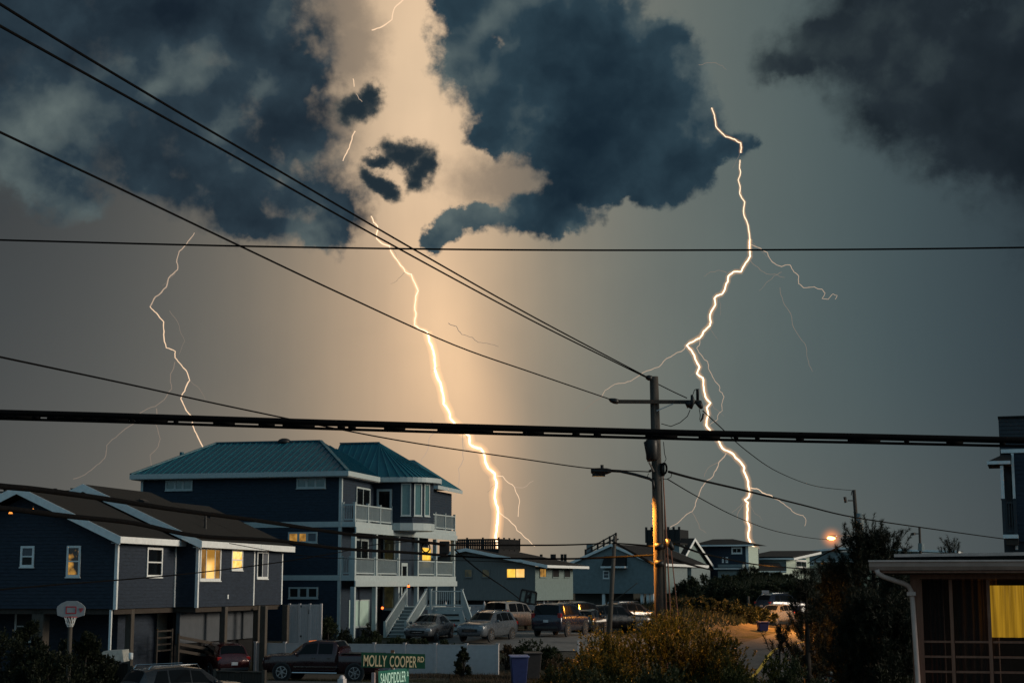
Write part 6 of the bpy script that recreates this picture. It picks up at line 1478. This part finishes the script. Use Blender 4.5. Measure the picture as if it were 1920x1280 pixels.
q = carpos(1104, 106); make_car('grey hatchback wedged between the dark blue SUV and the black cars', 'suv', q, 15, grey_, scale=.88)
q = carpos(1150, 110); make_car('black crossover with red tail lamp behind the leaning pole', 'suv', q, 62, blackp, scale=1.08)
q = carpos(1183, 116); make_car('dark grey car with a pale pillar, the rightmost in the yard beside the big bush', 'suv', q, 50, grey_, rails=True)
q = carpos(349, 59.5); make_car('silver-grey hatchback SUV cut off by the bottom edge at the left', 'suv', (q.x, q.y, zg(q.x, q.y)), 48, grey_, rails=True, scale=1.0)
q = carpos(411, 81.5); make_car('dark red SUV parked under the raised navy house', 'suv', q, 330, redp2)
q = carpos(1467, 139); make_car('dark SUV with bright window trim parked far up the road', 'suv', q, 52, navyp, rails=True, scale=1.08)
q = carpos(1452, 129); make_car('white pickup nose lit orange, in front of the far dark SUV', 'suv', q, 215, whitep2, scale=.92)
q = carpos(1578, 66); make_car('dark jeep-like car mostly hidden behind the pines at the right', 'bigsuv', q, 190, grey_, plate=False)

# ================================================================= plants
def unit(a): return a / np.maximum(1e-6, np.linalg.norm(a, axis=1, keepdims=True))
def leafquads(p, d, L, Wd):
    """rhombic leaves at p along unit d"""
    n = len(p); up = rng.normal(size=(n, 3)); s_ = unit(np.cross(d, up)); L = np.asarray(L).reshape(-1, 1) * np.ones((n, 1)); Wd = np.asarray(Wd).reshape(-1, 1) * np.ones((n, 1))
    nrm = np.cross(s_, d); m = p + d * L * .5 + nrm * L * .06
    return np.stack([p, m + s_ * Wd * .5, p + d * L, m - s_ * Wd * .5], 1).reshape(-1, 3)
def needles(p, d, L, Wd):
    n = len(p); s_ = unit(np.cross(d, rng.normal(size=(n, 3)))); return np.stack([p - s_ * Wd / 2, p + s_ * Wd / 2, p + d * L], 1).reshape(-1, 3)
LB = leafmat('bush_leaf', (.008, .015, .003), (.027, .036, .008), (.080, .082, .018)); LD = leafmat('dark_shrub_leaf', (.005, .008, .004), (.011, .016, .007), (.024, .028, .012), trans=.2); LG = leafmat('hedge_leaf', (.008, .014, .005), (.019, .029, .011), (.038, .048, .019), trans=.25)
LP = leafmat('pine_needle', (.003, .006, .003), (.006, .010, .004), (.012, .016, .007), trans=.1); LR = leafmat('dry_shrub_leaf', (.035, .022, .012), (.07, .045, .025), (.11, .075, .045)); LS = leafmat('dune_scrub_leaf', (.008, .014, .008), (.019, .027, .014), (.036, .044, .024))
bark = mat('bark', (.022, .018, .015), .9, var=.35, vscale=8, bump=.6)
def bush(label, px, Y, wid, top_py, m, n=9000, leaf=.09, name='bush', group='bushes', plume=True, dep=None, base_z=None, lump=26, cat='bush', hgt=None, xy=None, upright=.8):
    """leafy shrub: px column of its middle, depth, width in metres, image row of its top"""
    if xy: x, Y = xy
    else: x = ray(px, 1150).x / ray(px, 1150).y * Y
    g = zg(x, Y) if base_z is None else base_z
    H_ = hgt or (P(px, top_py, Y).z - g); t = thing(name, label, cat, (x, Y, g), 0, group); rx = wid / 2; ry = (dep or wid) / 2
    # lumps over the crown
    k = lump; u = rng.uniform(0, 2 * math.pi, k); e = np.arcsin(rng.uniform(-.15, 1, k)); rad = rng.uniform(.62, .95, k)
    cen = np.stack([np.cos(e) * np.cos(u) * rx * rad, np.cos(e) * np.sin(u) * ry * rad, .12 * H_ + np.maximum(0, np.sin(e)) * .78 * H_ * rad + rng.uniform(-.03, .08, k) * H_], 1)
    lr = rng.uniform(.20, .36, k) * min(rx, H_) * (1.15 if k < 20 else 1.0)
    idx = rng.integers(0, k, n); dirs = unit(rng.normal(size=(n, 3))); rr = rng.uniform(.35, 1, n) ** .6
    p = cen[idx] + dirs * (lr[idx] * rr)[:, None] * np.array([1, 1, 1.15])
    if plume:   # gather leaves on upright twigs
        tw = n // 22; tb = cen[rng.integers(0, k, tw)] + unit(rng.normal(size=(tw, 3))) * rng.uniform(.3, 1, (tw, 1)) * lr[rng.integers(0, k, tw)][:, None]
        td = unit(np.stack([tb[:, 0] / rx * .5, tb[:, 1] / ry * .5, np.ones(tw)], 1) + rng.normal(size=(tw, 3)) * .22); tl = rng.uniform(.2, .6, tw) * min(.6, .2 * H_ + .1)
        ti = np.repeat(np.arange(tw), 22); s_ = np.tile(np.linspace(0, 1, 22), tw); p2 = tb[ti] + td[ti] * (tl[ti] * s_)[:, None]; d2 = unit(rng.normal(size=(len(ti), 3)) * .8 + td[ti] * 1.0)
        p = np.concatenate([p[:n // 3], p2]); dirs = np.concatenate([dirs[:n // 3], d2])
    dirs = unit(dirs * .8 + np.array([0, 0, upright]) * .6 + rng.normal(size=dirs.shape) * .3); p[:, 2] = np.maximum(p[:, 2], .01)
    npmesh('foliage', leafquads(p, dirs, leaf * rng.uniform(.6, 1.3, len(p)), leaf * .5 * rng.uniform(.7, 1.2, len(p))), 4, m, t)
    B = MB()
    for i in range(min(k, 9)): c = cen[i]; B.tube([(0, 0, -.1), (c[0] * .4, c[1] * .4, c[2] * .5), tuple(c)], [.05 * H_ ** .5, .035 * H_ ** .5, .012], 6)
    B.build('stems', bark, t, smooth=True); return t
bush('big yellow-green bush under the street lamp, in the middle foreground', 1232, 46.0, 5.6, 1149, LB, n=60000, leaf=.075, lump=70, dep=4.8)
bush('lower left shoulder of yellow-green bush beside the big lamp-lit one', 1130, 44.5, 2.9, 1194, LB, n=24000, leaf=.072, lump=36)
bush('right-hand olive bush spreading from the big lamp-lit one towards the road', 1335, 45.0, 2.8, 1182, LB, n=24000, leaf=.072, lump=36)
bush('dark low bush in the foreground below the dirt strip, left of the big bush', 1035, 41.0, 1.9, 1236, LG, n=10000, leaf=.075, lump=22)
bush('dark green bush at the bottom edge between bins and the big bush', 1120, 39.0, 2.4, 1240, LG, n=12000, leaf=.075, lump=24)
bush('dark bush at the bottom edge below the big lamp-lit bush', 1260, 36.0, 2.6, 1238, LG, n=12000, leaf=.075, lump=24)
bush('brownish bush at the bottom edge below the yellow road line', 1425, 37.0, 2.0, 1222, LB, n=11000, leaf=.075, lump=22)
bush('dark bush at the bottom edge under the slender pine', 1510, 36.0, 1.8, 1232, LG, n=10000, leaf=.07, lump=22)
bush('dark bush at the bottom edge in front of the hidden jeep', 1590, 34.0, 1.8, 1246, LD, n=10000, leaf=.07, lump=22)
bush('black bush beside the porch downspout at the bottom edge', 1668, 32.0, 1.5, 1240, LD, n=9000, leaf=.07, lump=22)
# hedge and shrubs round the blue house
bush('round dark bush at the corner of the tall blue house', 615, 90.5, 1.9, 1156, LG, n=7000, leaf=.11, plume=False, lump=30, group='garden shrubs')
bush('small dark bush right of the round one behind the pickup cab', 645, 89.0, .9, 1172, LD, n=2500, leaf=.1, group='garden shrubs')
bush('upright bush before the ground-floor window of the blue house', 693, 90.0, .85, 1162, LD, n=2500, leaf=.1, group='garden shrubs')
for px, top, lb in ((672, 1178, 'leafy low shrub behind the fence, first from the pickup'), (705, 1182, 'leafy low shrub behind the fence left of the stairs'), (742, 1187, 'leafy low shrub behind the fence at the stair foot'), (786, 1191, 'leafy low shrub behind the fence in front of the silver sedan'), (838, 1197, 'thin low shrub behind the fence below the sedan doors')):
    bush(lb, px, 86.8, 1.35, top, LG, n=3000, leaf=.10, group='garden shrubs')
bush('spiky dark shrub growing against the white fence panel', 868, 81.6, .75, 1214, LD, n=2000, leaf=.14, group='garden shrubs', lump=14)
bush('dark round shrub behind the crossover by the porch column', 866, 104, 1.3, 1156, LD, n=2500, leaf=.1, group='garden shrubs')
bush('dark round shrub left of the white SUV rear', 893, 106, 1.3, 1160, LD, n=2500, leaf=.1, group='garden shrubs')
bush('rounded green shrub in front of the large dark blue SUV', 998, 84.5, 1.9, 1196, LG, n=6000, leaf=.1, group='garden shrubs')
bush('smaller green shrub right of the rounded one by the parking yard', 1030, 84.0, 1.2, 1204, LG, n=3500, leaf=.1, group='garden shrubs')
bush('low reddish shrub sloping towards the white marker post', 1050, 80.5, 1.5, 1219, LR, n=3500, leaf=.09, group='garden shrubs')
bush('dry brown weed clump at the end of the white fence', 950, 84.3, .8, 1200, LR, n=1800, leaf=.12, group='garden shrubs', lump=12)
# dark undergrowth on the left
for px, top, wd, Y, lb in ((20, 1168, 3.6, 62.5, 'black-green shrub at the left edge under the navy house'), (75, 1185, 2.6, 61.8, 'black-green shrub left of the basketball post'), (52, 1140, 1.2, 64, 'tall wispy dark shrub before the pile under the navy house'), (160, 1180, 2.2, 63.5, 'dark arching shrub right of the basketball post'), (190, 1205, 1.4, 65.0, 'small dark shrub beside the canvas cover'), (110, 1222, 3.0, 58.5, 'low dark shrub at the foot of the basketball post')):
    bush(lb, px, Y, wd, top, LD, n=9000, leaf=.12, group='undergrowth at the left')
# pines
def pine(label, px, Y, top_py, wid, low=.15, shoots=420, nn=62, name='pine_tree', m=None, hgt=None, lean=0.0, needle=.13, shoot=(.22, .5), group='pines', nb_=34, pw=.55):
    x = ray(px, 1150).x / ray(px, 1150).y * Y; g = zg(x, Y); H_ = hgt or P(px, top_py, Y).z - g; t = thing(name, label, 'pine tree', (x, Y, g), 0, group)
    B = MB(); tp = [(0, 0, -.15), (lean * .25, .05, H_ * .33), (lean * .6, -.05, H_ * .66), (lean, 0, H_ * .93)]; B.tube(tp, [.035 * H_, .026 * H_, .016 * H_, .006 * H_], 8); B.build('trunk', bark, t, smooth=True)
    B = MB(); sb, sd_ = [], []
    for i in range(nb_):
        f = low + (1 - low) * ((i + .5) / nb_) ** .9; z = H_ * f * .95; a = i * 2.4 + rng.uniform(-.4, .4); L = wid / 2 * (1 - f) ** pw * rng.uniform(.6, 1.1) + .12
        lx = lean * f; d = V((math.cos(a), math.sin(a), rng.uniform(.05, .45))); e = V((lx, 0, z)) + d * L; B.tube([(lx, 0, z), tuple(V((lx, 0, z)) + d * L * .55 + V((0, 0, -.04 * L))), tuple(e)], [.012 * H_ * (1 - f * .7), .008 * H_ * (1 - f * .7), .008], 5)
        for k in range(max(4, int(shoots / nb_))):
            s_ = rng.uniform(.35, 1.05) ** .7; p = V((lx, 0, z)) + d * L * s_ + V(tuple(rng.normal(size=3) * .16 * (wid / 3) ** .5)); sb.append(tuple(p)); q_ = rng.normal(size=3) * .30 + np.array([d.x * .35, d.y * .35, 1.0]); sd_.append(q_ / np.linalg.norm(q_))
    for k in range(9): sb.append((lean + rng.normal() * .12, rng.normal() * .12, H_ * rng.uniform(.86, .95))); sd_.append((0, 0, 1))
    B.build('branches', bark, t, smooth=True); sb, sd_ = np.array(sb), np.array(sd_); sl_ = rng.uniform(*shoot, len(sb)); ii = np.repeat(np.arange(len(sb)), nn); s_ = rng.uniform(0, 1, len(ii)); p = sb[ii] + sd_[ii] * (sl_[ii] * s_)[:, None]
    d = unit(unit(rng.normal(size=(len(ii), 3))) * .75 + sd_[ii] * .75); npmesh('needles', needles(p, d, needle, .016), 3, m or LP, t); return t
pine('tallest dark pine right of the second street lamp', 1640, 50.0, 996, 3.5, shoots=1500, nb_=60, pw=.33)
pine('second dark pine crowding the porch corner at the right', 1692, 45.0, 1078, 2.4, shoots=1100, nb_=52, pw=.4)
pine('dark pine left of the tallest one, its tip just under the street lamp', 1575, 52.0, 1070, 2.6, shoots=1100, nb_=52, pw=.42)
pine('slender pine with finger-like shoots beside the yellow road line', 1512, 43.0, 1090, .95, shoots=200, nb_=22)
pine('low pine bough with upright candles against the lit road', 1452, 41.0, 1188, .8, shoots=16, low=.72, lean=.12, nb_=4, shoot=(.3, .55))
pine('dense low pine in front of the porch downspout', 1640, 40.0, 1130, 2.8, shoots=1200, nb_=52, pw=.4)
pine('small dark pine silhouette showing above the porch roof', 1786, 74.0, 1010, 1.6, shoots=200, group='far pines')
for px, Y, top, wd, lb in ((1415, 182, 1068, 1.6, 'narrow dark pine before the sun-room'), (1396, 184, 1070, 1.8, 'narrow dark pine at the corner of the dark blue dune house'), (1512, 168, 1072, 3.4, 'dark pine on the dune under the tall gable window'), (1548, 170, 1060, 3.0, 'dark pine on the dune in front of the cream house')):
    pine(lb, px, Y, top, wd, shoots=170, nn=40, needle=.25, shoot=(.3, .6), group='far pines', name='pine_tree')
# dune scrub: single shrubs one can tell apart, and the mat between them
random.seed(5)
dl = ['at the left foot of the dune below the pale house', 'on the dune crest below the dark blue house', 'on the dune slope left of the cut palm', 'behind the two road signs', 'on the dune above the far parked cars', 'right of the road signs on the slope', 'on the low near dune by the utility pole', 'on the low near dune left of the far bin', 'beside the far blue bin', 'under the lit gable of the pale house', 'at the dune top below the pale green house', 'low on the slope beside the far dark SUV']
for (px, Y, top, wd), lb in zip([(1345, 150, 1094, 7), (1372, 168, 1082, 7), (1388, 150, 1104, 6), (1440, 156, 1098, 8), (1482, 158, 1092, 8), (1462, 150, 1118, 6), (1300, 118, 1126, 4.5), (1352, 120, 1130, 4.5), (1400, 124, 1140, 4.5), (1325, 160, 1082, 7), (1430, 176, 1082, 9), (1500, 146, 1122, 7)], dl):
    x = ray(px, 1150).x / ray(px, 1150).y * Y; hh = max(.9, P(px, top, Y).z - zg(x, Y)); bush('grey-green scrub bush ' + lb, px, Y, wd, top, LS, n=7000, leaf=.22, group='scrub bushes on the dunes', hgt=min(hh, 3.2), lump=34)
def scatter(name, label, poly_fn, n, h0, h1, w, m, lean=.35):
    p = np.array([poly_fn() for _ in range(n)]); z = np.array([zg(a, c) for a, c in p]); P0 = np.stack([p[:, 0], p[:, 1], z], 1); d = unit(np.stack([rng.normal(size=n) * lean, rng.normal(size=n) * lean, np.ones(n)], 1)); o = npmesh(name, needles(P0, d, rng.uniform(h0, h1, (n, 1)), w), 3, m, None, 'stuff'); return tag(o, label, name)
grassm = leafmat('grass_blade', (.020, .026, .008), (.045, .048, .018), (.085, .075, .035))
def near_strip():
    while True:
        a = random.uniform(-16, -1); c = 73.2 - (a + 2) * .2414 + random.uniform(2.4, 3.6) if random.random() < .4 else 73.2 - (a + 2) * .2414 - random.uniform(2.6, 6)
        if random.random() < .9: return (a, c)
scatter('grass', 'short dark grass on the verge before the pickup', near_strip, 16000, .05, .22, .02, grassm)
def weeds():
    a = random.uniform(-6, 2.5); return (a, 82.4 - a * .2414 - abs(random.gauss(0, 1.4)) - .2)
scatter('weeds', 'sparse dry weeds on the sand along the white fence', weeds, 2500, .05, .30, .02, LR)
def dune():
    while True:
        a = random.uniform(8, 40); c = random.uniform(104, 190)
        if zg(a, c) > 1.75 + .3 * (c > 150): return (a, c)
scatter('dune_grass', 'rough grass covering the dunes beside the road', dune, 42000, .25, .8, .07, LS, .5)
def verge():
    a = random.uniform(-3, 5); return (a, random.uniform(74, 84))
scatter('ground_cover', 'dry low growth on the bare patch behind the bins', verge, 6000, .05, .25, .03, LR, .7)
